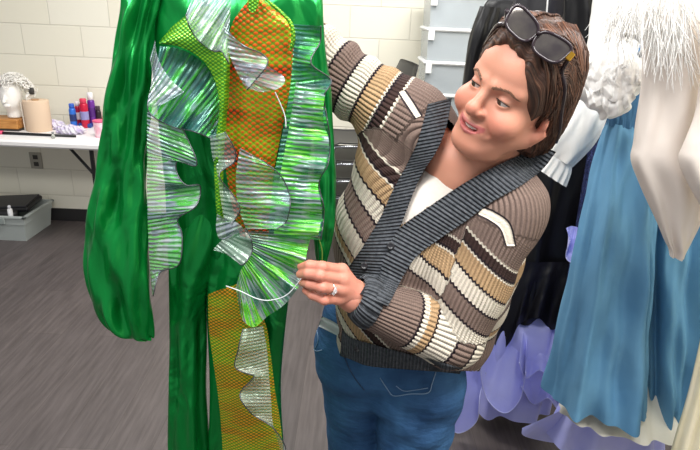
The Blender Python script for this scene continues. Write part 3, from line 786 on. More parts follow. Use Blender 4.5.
hair = mk('hair', V, Fq, m_hair, woman, attrs={'c': qh[:, 1]-.55*qh[:, 2]+.35*np.abs(qh[:, 0]-.005), 'd': np.abs(qh[:, 0])-qh[:, 2]})
m_strand = mat('hair_strand', '#432c22', .35); m_strand2 = mat('hair_strand_light', '#6a4735', .35)
def on_hair(d0, lift):
    o = np.array([0, -.02, .0]); d0 = d0/np.linalg.norm(d0); r = .19
    for _ in range(50):
        v = float(hairf(HW(o+d0*r)[None])[0])
        if v < lift: break
        r -= max(v-lift, .0005)*.8
    return o+d0*r
mbs = [MB(), MB()]
G_ = np.linspace(0, 1, 9)
dirs = []
for i in range(360):
    s = RNG.choice((-1, 1)); x0 = .012*s+.004; y0 = RNG.uniform(-.05, .085)
    st = np.array([x0, y0, .12]); ang = RNG.uniform(0, 1)
    en = np.array([s*RNG.uniform(.055, .09), RNG.uniform(-.10, .0)-.015*(ang), RNG.uniform(-.10, -.03)])
    mid = np.array([s*.085, (y0*.6+en[1]*.4)+.01, .05])
    path = [(1-u)**2*st+2*u*(1-u)*mid+u*u*en for u in G_]
    dirs.append(path)
for i in range(420):
    f_ = RNG.uniform(-1.35, 1.35); s = 1 if f_ > .15 else -1
    st = np.array([.078*math.sin(f_), .085-.05*abs(math.sin(f_)), .04+.07*math.cos(f_)]); en = np.array([s*RNG.uniform(.05, .085), RNG.uniform(-.09, -.03), RNG.uniform(-.10, -.02)])
    mid = np.array([.085*math.sin(f_)*.8+s*.03, .02, .10+.03*math.cos(f_)])
    dirs.append([(1-u)**2*st+2*u*(1-u)*mid+u*u*en for u in G_])
allp = np.array(dirs); o_ = np.array([0, -.02, 0]); D_ = allp-o_; D_ /= np.linalg.norm(D_, axis=-1, keepdims=True)
r_ = np.full(D_.shape[:2], .19); lf = RNG.uniform(.0003, .0035, (len(dirs), 1))
for _ in range(40):
    v = hairf(HW((o_+D_*r_[..., None]).reshape(-1, 3))).reshape(r_.shape); r_ = np.maximum(.05, r_-np.maximum(v-lf, 0)*.7)
PT = o_+D_*r_[..., None]
okf = hairf(HW(PT.reshape(-1, 3))).reshape(r_.shape)
for i in range(len(dirs)):
    k = int(np.argmax(okf[i] > .008)) if (okf[i] > .008).any() else 9
    if k >= 4: mbs[int(RNG.random() < .3)].tube(HW(PT[i][:k]), np.linspace(.0016, .0007, k), 4)
mbs[0].build('hair_strands', m_strand, hair, True); mbs[1].build('hair_strands', m_strand2, hair, True, label='lighter brown strands')

# --- white shirt in the neck opening
m_shirt = mat('white_tee', '#efe6dc', .8, bump=(90, .08))
def shirtf(P):
    d = smin(torso(P, -.009), bust(P, -.009), .05)
    n = NECK+DEP*.05-AX*.012
    return smax(d, -sph(P, n+AX*.045, .085), .006)
V, Fq = surfnet(shirtf, P0-[.25, .22, .02], P1+[.15, .15, .06], .0055)
px = proj(V[Fq].mean(1)); k = ((V[Fq].mean(1)-P0)@AX > .22); mk('shirt', V, Fq[k], m_shirt, woman)

# --- cardigan knit material: stripes follow s (metres), ribs follow r (metres)
KT, KB, KC, KN, KD = '#87736a', '#2c2228', '#e6dccb', '#bf9e78', '#43322f'
STR = [(0, KT), (.052, KC), (.056, KD), (.072, KB), (.076, KC), (.080, KN), (.110, KB), (.114, KC), (.142, KB), (.146, KT), (.178, KB), (.182, KC), (.222, KB), (.225, KN), (.240, KC), (.250, KB), (.254, KT)]
PER = .325; STR = [(p_*1.14, c_) for p_, c_ in STR]
m_knit = mat('striped_knit', '#8f7a6b', .9, spec=.2); N, L, b = nodes(m_knit)
aS = N.new('ShaderNodeAttribute'); aS.attribute_name = 's'; aR = N.new('ShaderNodeAttribute'); aR.attribute_name = 'r'
zig = math_n(N, L, 'MULTIPLY', math_n(N, L, 'SINE', math_n(N, L, 'MULTIPLY', aR.outputs['Fac'], 2*PI/.0085)), .0014)
fr = math_n(N, L, 'FRACT', math_n(N, L, 'DIVIDE', math_n(N, L, 'ADD', aS.outputs['Fac'], zig), PER))
rp = ramp(N, [(p/PER, c) for p, c in STR], True); L.new(fr, rp.inputs[0])
nz = N.new('ShaderNodeTexNoise'); nz.inputs['Scale'].default_value = 260; mx = N.new('ShaderNodeMixRGB'); mx.blend_type = 'MULTIPLY'; mx.inputs[0].default_value = .35
r2 = ramp(N, [(.3, '#909090'), (.7, '#ffffff')]); L.new(nz.outputs[0], r2.inputs[0]); L.new(rp.outputs[0], mx.inputs[1]); L.new(r2.outputs[0], mx.inputs[2]); L.new(mx.outputs[0], b.inputs['Base Color'])
rib = math_n(N, L, 'ABSOLUTE', math_n(N, L, 'SINE', math_n(N, L, 'MULTIPLY', aR.outputs['Fac'], PI/.0085)))
st = math_n(N, L, 'MULTIPLY', math_n(N, L, 'SINE', math_n(N, L, 'MULTIPLY', aS.outputs['Fac'], 2*PI/.0045)), .12)
bp = N.new('ShaderNodeBump'); bp.inputs['Strength'].default_value = .9; bp.inputs['Distance'].default_value = .0045; L.new(math_n(N, L, 'ADD', rib, st), bp.inputs['Height']); L.new(bp.outputs[0], b.inputs['Normal'])
m_rib = mat('charcoal_rib', '#484c52', .9, spec=.2, var=(140, '#62666c')); N, L, b = nodes(m_rib)
aR = N.new('ShaderNodeAttribute'); aR.attribute_name = 'r'; rib = math_n(N, L, 'ABSOLUTE', math_n(N, L, 'SINE', math_n(N, L, 'MULTIPLY', aR.outputs['Fac'], PI/.0078)))
bp = N.new('ShaderNodeBump'); bp.inputs['Strength'].default_value = 1.; bp.inputs['Distance'].default_value = .006; L.new(rib, bp.inputs['Height']); L.new(bp.outputs[0], b.inputs['Normal'])

V, Fq = surfnet(cardi, np.array([-.30, .78, .55]), np.array([.66, 1.42, 1.78]), .0042)
# which piece each vertex belongs to
dT = np.minimum(smin(torso(V), bust(V), .05), cap(V, AP0, AP1, .055, .075)+.004); dR = np.minimum(cap(V, RSH, REL, .075, .068), cap(V, REL, RWR, .068, .062)); dL1 = cap(V, LSH, LEL, .070, .068); w2 = LWR+(LEL-LWR)*.17; dL2 = cap(V, LEL, w2, .068, .047)
tsh = cap(V, P1-LAT*.05-AX*.01, RSH, .055, .070); tsl = cap(V, P1+LAT*.05-AX*.01, LSH, .055, .072)
which = np.argmin(np.stack([np.minimum(dT, np.minimum(tsh, tsl)), dR+.004, dL1+.004, dL2], 1), 1)
SAX = at(402+.52*220, 356-.85*220, 1.06)-P0; SAX -= DEP*(SAX@DEP); SAX /= np.linalg.norm(SAX)
def torso_s(P):
    t = (P-P0)@AX; x = (P-P0)@LAT
    return -(t+np.where(x < 0, .49, .20)*x)
sT = torso_s(V)-torso_s(trace(cardi, 392, 168)[None])[0]+.064
def armframe(a, b_, ref): 
    d = (b_-a)/np.linalg.norm(b_-a); n = ref-d*(ref@d); n /= np.linalg.norm(n); return d, n, np.cross(d, n)
S_ = sT.copy(); x = (V-P0)@LAT; y = (V-P0)@DEP; R_ = np.arctan2(x, y)*.165
for k, (a, b_, s0, rad) in {1: (RSH, REL, .020, .070), 2: (LSH, LEL, -.018, .068), 3: (LEL, LWR, .13, .055)}.items():
    d, n, m2 = armframe(a, b_, np.array([0, -1., .2])); w = which == k; q = V[w]-a
    S_[w] = s0+q@d; R_[w] = np.arctan2(q@m2, q@n)*rad
L1 = np.linalg.norm(LEL-LSH); w = which == 3; S_[w] += .055
w = which == 2; S_[w] -= .42*((V[w]-LSH)@LAT)
S_ = np.where(which == 3, S_, np.maximum(S_, .004*(which != 1)))
# cut the neck opening and the ends
cen = V[Fq].mean(1); ppx = proj(cen); front = ((cen-P0)@DEP > .0) & ((cen-P0)@AX > .22)
tt = (cen-P0)@AX; neckhole = (np.linalg.norm(cen-(P1+AX*.035+LAT*.01), axis=1) < .050)
wr = np.linalg.norm(cen-w2, axis=1) < .0
wf = which[Fq[:, 0]]
endL = (wf == 3) & (((cen-LEL)@((LWR-LEL)/np.linalg.norm(LWR-LEL))) > np.linalg.norm(w2-LEL)-.002); endR = (wf == 1) & (((cen-REL)@hx) > np.linalg.norm(RWR-REL)-.003)
bot = (wf == 0) & (ppx[:, 1] > np.interp(ppx[:, 0], [325, 345, 460, 490], [350, 354, 371, 371]))
keep = ~((inV(ppx) & front & (wf == 0)) | (neckhole & (wf == 0)) | endL | endR | bot)
cardigan = mk('cardigan', V, Fq[keep], m_knit, woman, attrs={'s': S_, 'r': R_}, label='striped knit cardigan with charcoal collar band')

# --- bands laid on the knit
def band(name, A, B, n=90, m=8, thick=.007, ribd='across', parent=cardigan, f=cardi, lift=.002, material=None):
    A = crv(A, n); B = crv(B, n); P = []
    last = 1.0
    for i in range(n):
        row = []
        for j in range(m):
            v = j/(m-1); q = A[i]*(1-v)+B[i]*v; h = trace(f, q[0], q[1])
            row.append(h if h is not None else np.array([np.nan]*3))
        P.append(row)
    P = np.array(P)
    # fill missed rays with the neighbour depth
    ys = P[..., 1]; ok = ~np.isnan(ys)
    for i in range(n):
        for j in range(m):
            if not ok[i, j]:
                k = np.argmin(np.where(ok, ((np.arange(n)[:, None]-i)**2+(np.arange(m)[None]-j)**2*4), 1e9)); v = j/(m-1); q = A[i]*(1-v)+B[i]*v
                P[i, j] = at(q[0], q[1], ys.ravel()[k])
    Dm = np.linalg.norm(P-CAM, axis=-1)
    for _ in range(6): Dm[1:-1] = .5*Dm[1:-1]+.25*(Dm[2:]+Dm[:-2])
    ray = (P-CAM)/np.linalg.norm(P-CAM, axis=-1, keepdims=True); P = CAM+ray*Dm[..., None]
    prof = np.sin(np.linspace(0, PI, m))**.5
    top = P-ray*(lift+thick*prof[None, :, None])
    Lr = np.r_[0, np.cumsum(np.linalg.norm(np.diff(P[:, m//2], axis=0), axis=1))]
    r = np.repeat(Lr[:, None], m, 1) if ribd == 'across' else np.repeat((np.linspace(0, 1, m)*np.linalg.norm(P[n//2, 0]-P[n//2, -1]))[None], n, 0)
    k = n*m; Vv = np.concatenate([top.reshape(-1, 3), (P+ray*.004).reshape(-1, 3)]); g_ = grid_faces(n, m)
    bd = [i*m for i in range(n)]+[(n-1)*m+j for j in range(1, m)]+[i*m+m-1 for i in range(n-2, -1, -1)]+[j for j in range(m-2, 0, -1)]
    Fc = [f_ for f_ in g_]+[(bd[(i+1) % len(bd)], bd[i], bd[i]+k, bd[(i+1) % len(bd)]+k) for i in range(len(bd))]
    return mk(name, Vv, Fc, material or m_rib, parent, attrs={'r': np.r_[r.ravel(), r.ravel()], 's': np.r_[r.ravel(), r.ravel()]})
band('collar_band', [(452, 98), (446, 128), (436, 152), (423, 172), (412, 196), (400, 228), (386, 262), (372, 296)], [(428, 104), (418, 140), (406, 166), (392, 192), (379, 220), (362, 248), (348, 268), (333, 290)])
band('collar_band', [(543, 146), (526, 153), (500, 164), (466, 182), (430, 206), (400, 228), (386, 250), (374, 300)], [(556, 152), (542, 170), (520, 186), (490, 203), (466, 221), (438, 240), (412, 262), (388, 306)], lift=.005)
band('hem_rib', [(342, 330), (352, 338), (368, 343), (400, 352), (440, 362), (462, 368)], [(340, 356), (352, 360), (368, 366), (400, 369), (440, 372), (460, 374)], n=60, m=8, thick=.006, lift=.006)
m_btn = mat('dark_button', '#26262a', .3)
def button(px, py, r=.0075):
    h = trace(cardi, px, py); d = (CAM-h)/np.linalg.norm(CAM-h)
    MB().lathe([(r*.9, .006), (r, .008), (r, .0105), (r*.75, .0115), (r*.6, .0105), (.0005, .0105)], h+d*.004, 20, d).build('button', m_btn, cardigan, True)
for p_ in ((390.5, 246), (364, 266), (357, 349)): button(*p_)
# dashed cream motif on both shoulders
m_dash = mat('cream_knit', '#e6dccb', .9, bump=(300, .3)); m_dashd = mat('dark_knit', '#2c2228', .9, bump=(300, .3))
for A, B in (([(399, 92), (408, 106), (416, 118)], [(404, 90), (413, 103), (421, 116)]), ([(478, 214), (490, 220), (501, 229), (507, 246)], [(483, 208), (495, 213), (509, 224), (515, 246)])):
    A = np.array(A, float); B = np.array(B, float); g_ = (A-B); g_ /= np.linalg.norm(g_, axis=1)[:, None]
    o1 = band('dash_border', A+g_*1.8, B-g_*1.8, n=24, m=5, thick=.0008, lift=.0005, material=m_dashd)
    band('cream_dash', A, B, n=24, m=5, thick=.0012, lift=.0012, material=m_dash)
# ribbed cuff
d, n_, m2 = armframe(LEL, LWR, np.array([0, -1., .2])); c0 = w2-d*.006; c1 = HWR+(LWR-HWR)*.25; V = []; Rr = []
for i in range(14):
    u = i/13; c = c0*(1-u)+c1*u; r = .0485*(1-u)+.040*u+.004*math.sin(u*PI)-.006*(u > .93)
    for j in range(48):
        a = 2*PI*j/48; V.append(c+r*(n_*math.cos(a)+m2*math.sin(a)*1.0)*(1+.035*math.cos(a*24))); Rr.append(a*.0456)
mk('cuff', V, [(i*48+j, i*48+(j+1) % 48, (i+1)*48+(j+1) % 48, (i+1)*48+j) for i in range(13) for j in range(48)], m_rib, cardigan, attrs={'r': np.array(Rr), 's': np.zeros(len(Rr))})

# --- jeans
m_denim = mat('denim', '#2d4d76', .8, spec=.15, bump=(26, .6, (1, 1, 2.5)), var=(9, '#46719f', .5, (1, 1, .5))); m_thread = mat('denim_seam', '#86a4c4', .8); m_shoe = mat('dark_shoe', '#2b2a2e', .5)
def jeans(P):
    d = ell(P, PEL+[0, .015, .0], (.186, .130, .165)); d = smin(d, ell(P, PEL+[.0, .0, .1], (.172, .125, .10)), .03)
    a = smin(cap(P, HIPR, KNR, .110, .084), cap(P, KNR, ANR, .080, .060), .03); b_ = smin(cap(P, HIPL+[0, -.012, 0], KNL, .118, .088), cap(P, KNL, ANL, .084, .060), .03)
    d = smin(d, smin(a, b_, .006), .035)
    d = smax(d, -(P[..., 2]-.075), .01)
    z = P[..., 2]; x = P[..., 0]
    cz = PEL[2]-.11; wz = np.exp(-((z-cz)/.09)**2)
    d = d+.0045*wz*np.sin(52*(z+.6*np.abs(x-PEL[0]))+1)+.0025*np.sin(75*z-40*x+2*np.sin(20*x))*np.clip(wz+.3, 0, 1)+.002*np.sin(60*z+22*x)*np.clip(1-(z-.3)*1.2, .3, 1)
    return d
V, Fq = surfnet(jeans, np.array([-.16, .98, .05]), np.array([.44, 1.46, 1.0]), .006)
k = ((V[Fq].mean(1))[:, 2] < PEL[2]+.16); jn = mk('jeans', V, Fq[k], m_denim, woman)
def stitch(pts, r=.0012, name='stitching', mt=m_thread, n=30):
    c = crv(pts, n); P = [trace(jeans, *x) for x in c]; P = np.array([p for p in P if p is not None])
    ray = (CAM-P)/np.linalg.norm(CAM-P, axis=1)[:, None]
    return MB().tube(P+ray*.0012, r, 5).build(name, mt, jn, True)
stitch([(380, 378), (388, 390), (394, 396), (410, 394), (428, 393), (432, 384), (436, 372)])
stitch([(396, 386), (404, 391), (416, 390), (428, 388)], .0009)
stitch([(311, 346), (316, 351), (322, 350)])
stitch([(316, 326), (318, 340), (314, 350)], .0009)
stitch([(344, 356), (349, 368), (356, 380), (364, 390)], .0016, 'fly_seam', mat('dark_seam', '#284262', .8))
bl = band('waistband', [(322, 316), (334, 322), (346, 330)], [(318, 326), (332, 333), (346, 340)], n=20, m=5, thick=.004, parent=jn, f=jeans, material=mat('pale_belt', '#b9bcc0', .5))
for a in (ANR, ANL):
    V, Fq = surfnet(lambda P: smax(smin(cap(P, a+[0, .03, -.05], a+[0, -.15, -.062], .042, .034), cap(P, a, a+[0, 0, -.05], .042), .02), -(P[..., 2]-.004), .004), a-[.08, .23, .1], a+[.08, .12, .06], .006)
    mk('shoe', V, Fq, m_shoe, woman)

# --- ring
rp0 = FING[2][0]+(FING[2][1]-FING[2][0])*.62; rd = (FING[2][1]-FING[2][0]); rd /= np.linalg.norm(rd)
m_gold = mat('white_gold', '#d8d4c8', .15, metal=1.); m_gem = mat('gem', '#f4f6fa', .03, Transmission_Weight=.6)
rn = np.cross(rd, [0, 0, 1.]); rn /= np.linalg.norm(rn); rm = np.cross(rd, rn)
if rn[1] > 0: rn = -rn
circ = np.array([rp0+.0112*(rn*math.cos(a)+rm*math.sin(a)) for a in np.linspace(0, 2*PI, 33)])
rg = MB().tube(circ, .0013, 6, False).build('ring', m_gold, woman, True)
MB().lathe([(.0015, 0), (.0042, .004), (.0036, .0056), (.0005, .0058)], rp0+rn*.0115, 10, rn).build('gem', m_gem, rg)
for k_ in (-1, 1): MB().lathe([(.0012, 0), (.0028, .003), (.0022, .0042), (.0004, .0044)], rp0+rn*.0110+rm*.0055*k_, 8, rn).build('gem', m_gem, rg)

# --- sunglasses pushed up on the hair (a thing of its own)
m_frame = mat('tortoise_frame', '#2c2228', .15); m_lens = mat('dark_lens', '#4a4548', .06, metal=.5, var=(30, '#6a655f')); m_hinge = mat('gold_hinge', '#d7a63f', .25, metal=1.)
def hairhead(P): return np.minimum(hairf(P), headf(P))
def infront(x, y, off):
    h = trace(hairhead, x, y); d = (CAM-h)/np.linalg.norm(CAM-h); return h+d*off
L1c = infront(522, 24.5, .016); L2c = infront(550.5, 47, .012)
gx = L2c-L1c; gdist = np.linalg.norm(gx); gx /= gdist
gn = (CAM-(L1c+L2c)/2); gn /= np.linalg.norm(gn); gn = gn+np.array([-.10, 0, .30]); gn -= gx*(gn@gx); gn /= np.linalg.norm(gn); gu = np.cross(gn, gx)
sg = thing('sunglasses', 'dark sunglasses with gold hinges pushed up on the woman\'s hair', 'sunglasses', (L1c+L2c)/2)
def lens_curve(c, s, k=1.0, n=40):
    out = []
    for a in np.linspace(0, 2*PI, n, endpoint=False):
        ca, sa = math.cos(a), math.sin(a); e = 2/3.0
        x = .0265*np.sign(ca)*abs(ca)**e; y = .0182*np.sign(sa)*abs(sa)**e
        y += .0045*s*x/.0265*(1 if y > 0 else .35); x *= 1+.10*(y/.0182)
        out.append(c+gx*x*k+gu*y*k-gn*.002*(x/.0265)**2)
    return np.array(out)
for c, s in ((L1c, -1), (L2c, 1)):
    lc = lens_curve(c, s); n = len(lc)
    fr_ = MB().tube(np.vstack([lc, lc[:2]]), .0026, 8, False).build('lens_frame', m_frame, sg, True)
    V = [c+gn*.002]; 
    for k_ in (.35, .7, .97): V += [c+(p-c)*k_+gn*.002*(1-k_*k_) for p in lc]
    Fc = [(0, 1+i, 1+(i+1) % n) for i in range(n)]+[(1+r*n+i, 1+(r+1)*n+i, 1+(r+1)*n+(i+1) % n, 1+r*n+(i+1) % n) for r in range(2) for i in range(n)]
    mk('lens', V, Fc, m_lens, sg)
a = L1c+gx*.0265+gu*.004; b2 = L2c-gx*.0265+gu*.002
MB().tube([a, (a+b2)/2+gn*.003+gu*.002, b2], .0030, 8).build('bridge', m_frame, sg, True)
h2 = L2c+gx*.0315+gu*.006; h1 = L1c-gx*.0315+gu*.003
for hpt, s in ((h2, 1), (h1, -1)):
    q1 = HL(hpt); q2 = np.array([s*.08, -.045, -.045]); pts = [q1]
    for u in np.linspace(.12, 1, 9):
        dd = q1*(1-u)+q2*u; oo = np.array([0, -.02, 0]); dd = dd-oo; dd /= np.linalg.norm(dd); rr = .2
        for _ in range(50):
            v_ = float(hairhead(HW(oo+dd*rr)[None])[0])
            if v_ < .0035: break
            rr -= max(v_-.0035, .0004)*.8
        pts.append(oo+dd*rr)
    MB().tube(HW(crv(pts, 24)), [.0036]*20+[.0034, .0032, .003, .0028], 8).build('temple_arm', m_frame, sg, True)
Mh = Matrix(((gx[0], gu[0], gn[0], h2[0]), (gx[1], gu[1], gn[1], h2[1]), (gx[2], gu[2], gn[2], h2[2]), (0, 0, 0, 1)))
MB().box((-.004, -.0065, -.001), (.0045, .0065, .0055), .001, Mh).build('hinge', m_hinge, sg, label='gold square hinge plate')


# ================================================================== the green costume
m_satin = mat('green_satin', '#0a8439', .28, metal=.62)
N, L, b = nodes(m_satin); tc = N.new('ShaderNodeTexCoord')
mp = N.new('ShaderNodeMapping'); mp.inputs['Scale'].default_value = (9, 7, 4.6); mp.inputs['Rotation'].default_value = (.3, .6, .2); L.new(tc.outputs['Object'], mp.inputs[0])
n1 = N.new('ShaderNodeTexNoise'); n1.inputs['Scale'].default_value = 1.; n1.inputs['Detail'].default_value = 2.6; n1.inputs['Distortion'].default_value = .9; L.new(mp.outputs[0], n1.inputs['Vector'])
bp = N.new('ShaderNodeBump'); bp.inputs['Strength'].default_value = .9; bp.inputs['Distance'].default_value = .035; L.new(n1.outputs[0], bp.inputs['Height']); L.new(bp.outputs[0], b.inputs['Normal'])

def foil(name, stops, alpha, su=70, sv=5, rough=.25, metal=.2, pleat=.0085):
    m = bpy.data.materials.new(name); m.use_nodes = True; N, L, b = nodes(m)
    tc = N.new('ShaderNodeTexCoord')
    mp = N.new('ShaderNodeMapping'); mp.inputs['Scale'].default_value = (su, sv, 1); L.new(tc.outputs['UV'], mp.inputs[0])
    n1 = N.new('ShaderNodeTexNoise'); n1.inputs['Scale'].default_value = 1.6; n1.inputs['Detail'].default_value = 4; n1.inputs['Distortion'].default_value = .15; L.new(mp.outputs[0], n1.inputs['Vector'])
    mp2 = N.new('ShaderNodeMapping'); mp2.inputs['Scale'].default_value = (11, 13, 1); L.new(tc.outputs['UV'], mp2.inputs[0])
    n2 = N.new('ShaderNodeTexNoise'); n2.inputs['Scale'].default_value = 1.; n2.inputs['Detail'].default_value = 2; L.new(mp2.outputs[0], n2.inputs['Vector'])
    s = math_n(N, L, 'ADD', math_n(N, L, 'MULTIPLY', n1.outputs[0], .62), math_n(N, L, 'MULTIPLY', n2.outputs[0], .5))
    r = ramp(N, stops); L.new(s, r.inputs[0]); L.new(r.outputs[0], b.inputs['Base Color'])  # the film's coloured reflections, painted as streaks in the base colour
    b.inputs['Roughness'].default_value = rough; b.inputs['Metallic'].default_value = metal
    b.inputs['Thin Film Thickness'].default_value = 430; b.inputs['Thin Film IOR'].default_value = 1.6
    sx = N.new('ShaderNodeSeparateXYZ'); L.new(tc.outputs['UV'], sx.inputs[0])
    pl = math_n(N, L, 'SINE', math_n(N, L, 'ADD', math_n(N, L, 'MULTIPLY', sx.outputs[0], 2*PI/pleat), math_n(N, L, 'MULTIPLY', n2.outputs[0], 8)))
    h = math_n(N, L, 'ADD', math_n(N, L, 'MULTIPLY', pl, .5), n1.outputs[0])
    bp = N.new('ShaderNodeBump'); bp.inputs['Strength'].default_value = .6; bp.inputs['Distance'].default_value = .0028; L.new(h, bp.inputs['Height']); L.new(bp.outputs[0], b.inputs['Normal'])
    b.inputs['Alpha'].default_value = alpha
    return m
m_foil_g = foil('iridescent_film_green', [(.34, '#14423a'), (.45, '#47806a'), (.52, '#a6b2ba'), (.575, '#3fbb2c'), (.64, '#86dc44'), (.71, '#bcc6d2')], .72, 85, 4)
m_foil_l = foil('iridescent_film_lilac', [(.34, '#5b6f78'), (.46, '#93a0ae'), (.54, '#c4c6da'), (.62, '#8fc98a'), (.72, '#e2e4f0')], .58, 70, 3)
m_foil_m = foil('iridescent_film_mixed', [(.33, '#27574f'), (.44, '#6c8f8f'), (.52, '#a9b2c6'), (.57, '#58cf3c'), (.66, '#b5c9c8'), (.75, '#dedff0')], .62, 80, 4)
m_foil_t = foil('iridescent_film_teal', [(.33, '#0f3a36'), (.45, '#2d5f60'), (.53, '#53787c'), (.60, '#45c034'), (.70, '#9aa6cc')], .74, 80, 4)
m_foil_w = foil('clear_film', [(.33, '#7f9790'), (.5, '#a8b8b2'), (.62, '#c3d2c8'), (.74, '#dfe8e2')], .46, 70, 3)

def scales(name, big, size, c_mid, c_mid2, c_edge, c_edge2, vert=None):
    """holographic fish-scale fabric: staggered rows of round scales"""
    m = bpy.data.materials.new(name); m.use_nodes = True; N, L, b = nodes(m)
    tc = N.new('ShaderNodeTexCoord'); sx = N.new('ShaderNodeSeparateXYZ'); L.new(tc.outputs['Object'], sx.inputs[0])
    cb = N.new('ShaderNodeCombineXYZ'); L.new(sx.outputs[0], cb.inputs[0]); L.new(sx.outputs[2], cb.inputs[1])
    nw = N.new('ShaderNodeTexNoise'); nw.inputs['Scale'].default_value = 9; L.new(cb.outputs[0], nw.inputs['Vector'])
    vm = N.new('ShaderNodeVectorMath'); vm.operation = 'MULTIPLY_ADD'; L.new(nw.outputs['Color'], vm.inputs[0]); vm.inputs[1].default_value = (.02, .02, 0); L.new(cb.outputs[0], vm.inputs[2])
    mp = N.new('ShaderNodeMapping'); mp.inputs['Rotation'].default_value = (0, 0, math.radians(45)); mp.inputs['Scale'].default_value = (1/size,)*3; vm2 = N.new('ShaderNodeVectorMath'); vm2.operation = 'MULTIPLY'; vm2.inputs[1].default_value = (.8, 1.15, 1); L.new(vm.outputs[0], vm2.inputs[0]); L.new(vm2.outputs[0], mp.inputs[0])
    vo = N.new('ShaderNodeTexVoronoi'); vo.voronoi_dimensions = '2D'; vo.inputs['Scale'].default_value = 1.; vo.inputs['Randomness'].default_value = .0; L.new(mp.outputs[0], vo.inputs['Vector'])
    n2 = N.new('ShaderNodeTexNoise'); n2.inputs['Scale'].default_value = 16; n2.inputs['Detail'].default_value = 3
    mpn = N.new('ShaderNodeMapping'); mpn.inputs['Scale'].default_value = (.5, 1, 2.2); L.new(tc.outputs['Object'], mpn.inputs[0]); L.new(mpn.outputs[0], n2.inputs['Vector'])
    ra = ramp(N, [(.36, c_mid), (.62, c_mid2)]); rb = ramp(N, [(.36, c_edge), (.62, c_edge2)]); L.new(n2.outputs[0], ra.inputs[0]); L.new(n2.outputs[0], rb.inputs[0])
    rf = ramp(N, [(.30, '#000000'), (.46, '#ffffff')]); L.new(vo.outputs['Distance'], rf.inputs[0])
    mx = N.new('ShaderNodeMixRGB'); L.new(rf.outputs[0], mx.inputs[0]); L.new(ra.outputs[0], mx.inputs[1]); L.new(rb.outputs[0], mx.inputs[2]); L.new(mx.outputs[0], b.inputs['Base Color'])
    b.inputs['Roughness'].default_value = .3; b.inputs['Metallic'].default_value = .4
    bp = N.new('ShaderNodeBump'); bp.inputs['Strength'].default_value = .55; bp.inputs['Distance'].default_value = .003; bp.invert = True; L.new(vo.outputs['Distance'], bp.inputs['Height']); L.new(bp.outputs[0], b.inputs['Normal'])
    return m
m_sc_red = scales('orange_scales', 1, .0076, '#e0360e', '#d2741a', '#3a200c', '#7fae1c')
m_sc_grn = scales('green_scales', 0, .0050, '#5e9c1a', '#93c828', '#1f6a1e', '#46a02a')
m_sc_gold = scales('gold_scales', 0, .0060, '#d08a1a', '#b8a81c', '#5c6a10', '#4f9a1e')
m_wire = mat('dark_wire', '#4c4f55', .3, metal=.4); m_wirew = mat('pale_wire', '#d9dee2', .3)

cos = thing('green_costume', 'shiny green costume with scaled panels and iridescent ruffles, held up by the woman', 'costume', at(225, 225, 1.02))
suit = cloth_tube('bodysuit', [(140, -14, 318, -12, 1.02, .018), (149, 12, 322, 14, 1.02, .034), (153, 60, 318, 62, 1.02, .042), (160, 120, 314, 122, 1.02, .045), (166, 180, 306, 182, 1.02, .043), (170, 225, 299, 227, 1.02, .034), (176, 262, 285, 264, 1.02, .018), (186, 285, 276, 286, 1.02, .006)], m_satin, cos, 110, 90, folds=((9, .006, .4), (15, .003, 1)), nz=.003, a0=.25)
cloth_tube('trouser_leg', [(180, 205, 224, 207, 1.02, .02), (170, 232, 226, 234, 1.02, .038), (171, 264, 216, 266, 1.02, .045), (172, 300, 206, 300, 1.02, .044), (172, 360, 206, 360, 1.02, .042), (171, 420, 207, 420, 1.02, .042), (169, 500, 212, 500, 1.02, .045), (166, 570, 216, 570, 1.02, .05)], m_satin, cos, 80, 90, folds=((5, .008, 1.2), (8, .004, 0)), nz=.0035, a0=.5)
cloth_tube('trouser_leg', [(226, 205, 292, 207, 1.02, .02), (214, 232, 299, 234, 1.02, .038), (208, 264, 294, 266, 1.02, .044), (209, 330, 284, 330, 1.02, .042), (211, 400, 281, 400, 1.02, .042), (210, 450, 283, 450, 1.02, .042), (212, 500, 288, 500, 1.02, .045), (212, 570, 295, 570, 1.02, .05)], m_satin, cos, 90, 90, folds=((5, .006, 0), (9, .003, 2)), nz=.003, a0=.5)
cloth_tube('sleeve', [(124, -12, 160, -8, 1.005, .02), (120, 30, 152, 34, 1.0, .03), (112, 80, 150, 84, .99, .034), (104, 130, 147, 134, .985, .034), (98, 180, 146, 184, .98, .034), (90, 225, 147, 229, .975, .036), (88, 262, 149, 266, .97, .040), (97, 305, 151, 309, .97, .036), (114, 328, 152, 333, .97, .026), (140, 336, 153, 338, .97, .008)], m_satin, cos, 96, 100, folds=((3, .006, .5), (6, .004, 1.4)), nz=.009, a0=.5, close=True)
cloth_tube('sleeve', [(298, -10, 322, -6, 1.03, .02), (309, 40, 325, 42, 1.03, .022), (312, 90, 331, 92, 1.03, .022), (314, 140, 334, 142, 1.03, .022), (314, 185, 336, 187, 1.03, .02), (313, 225, 334, 227, 1.03, .018), (316, 255, 328, 257, 1.03, .012), (319, 270, 323, 271, 1.03, .004)], m_satin, cos, 48, 60, folds=((4, .004, 0),), nz=.002, a0=.5)
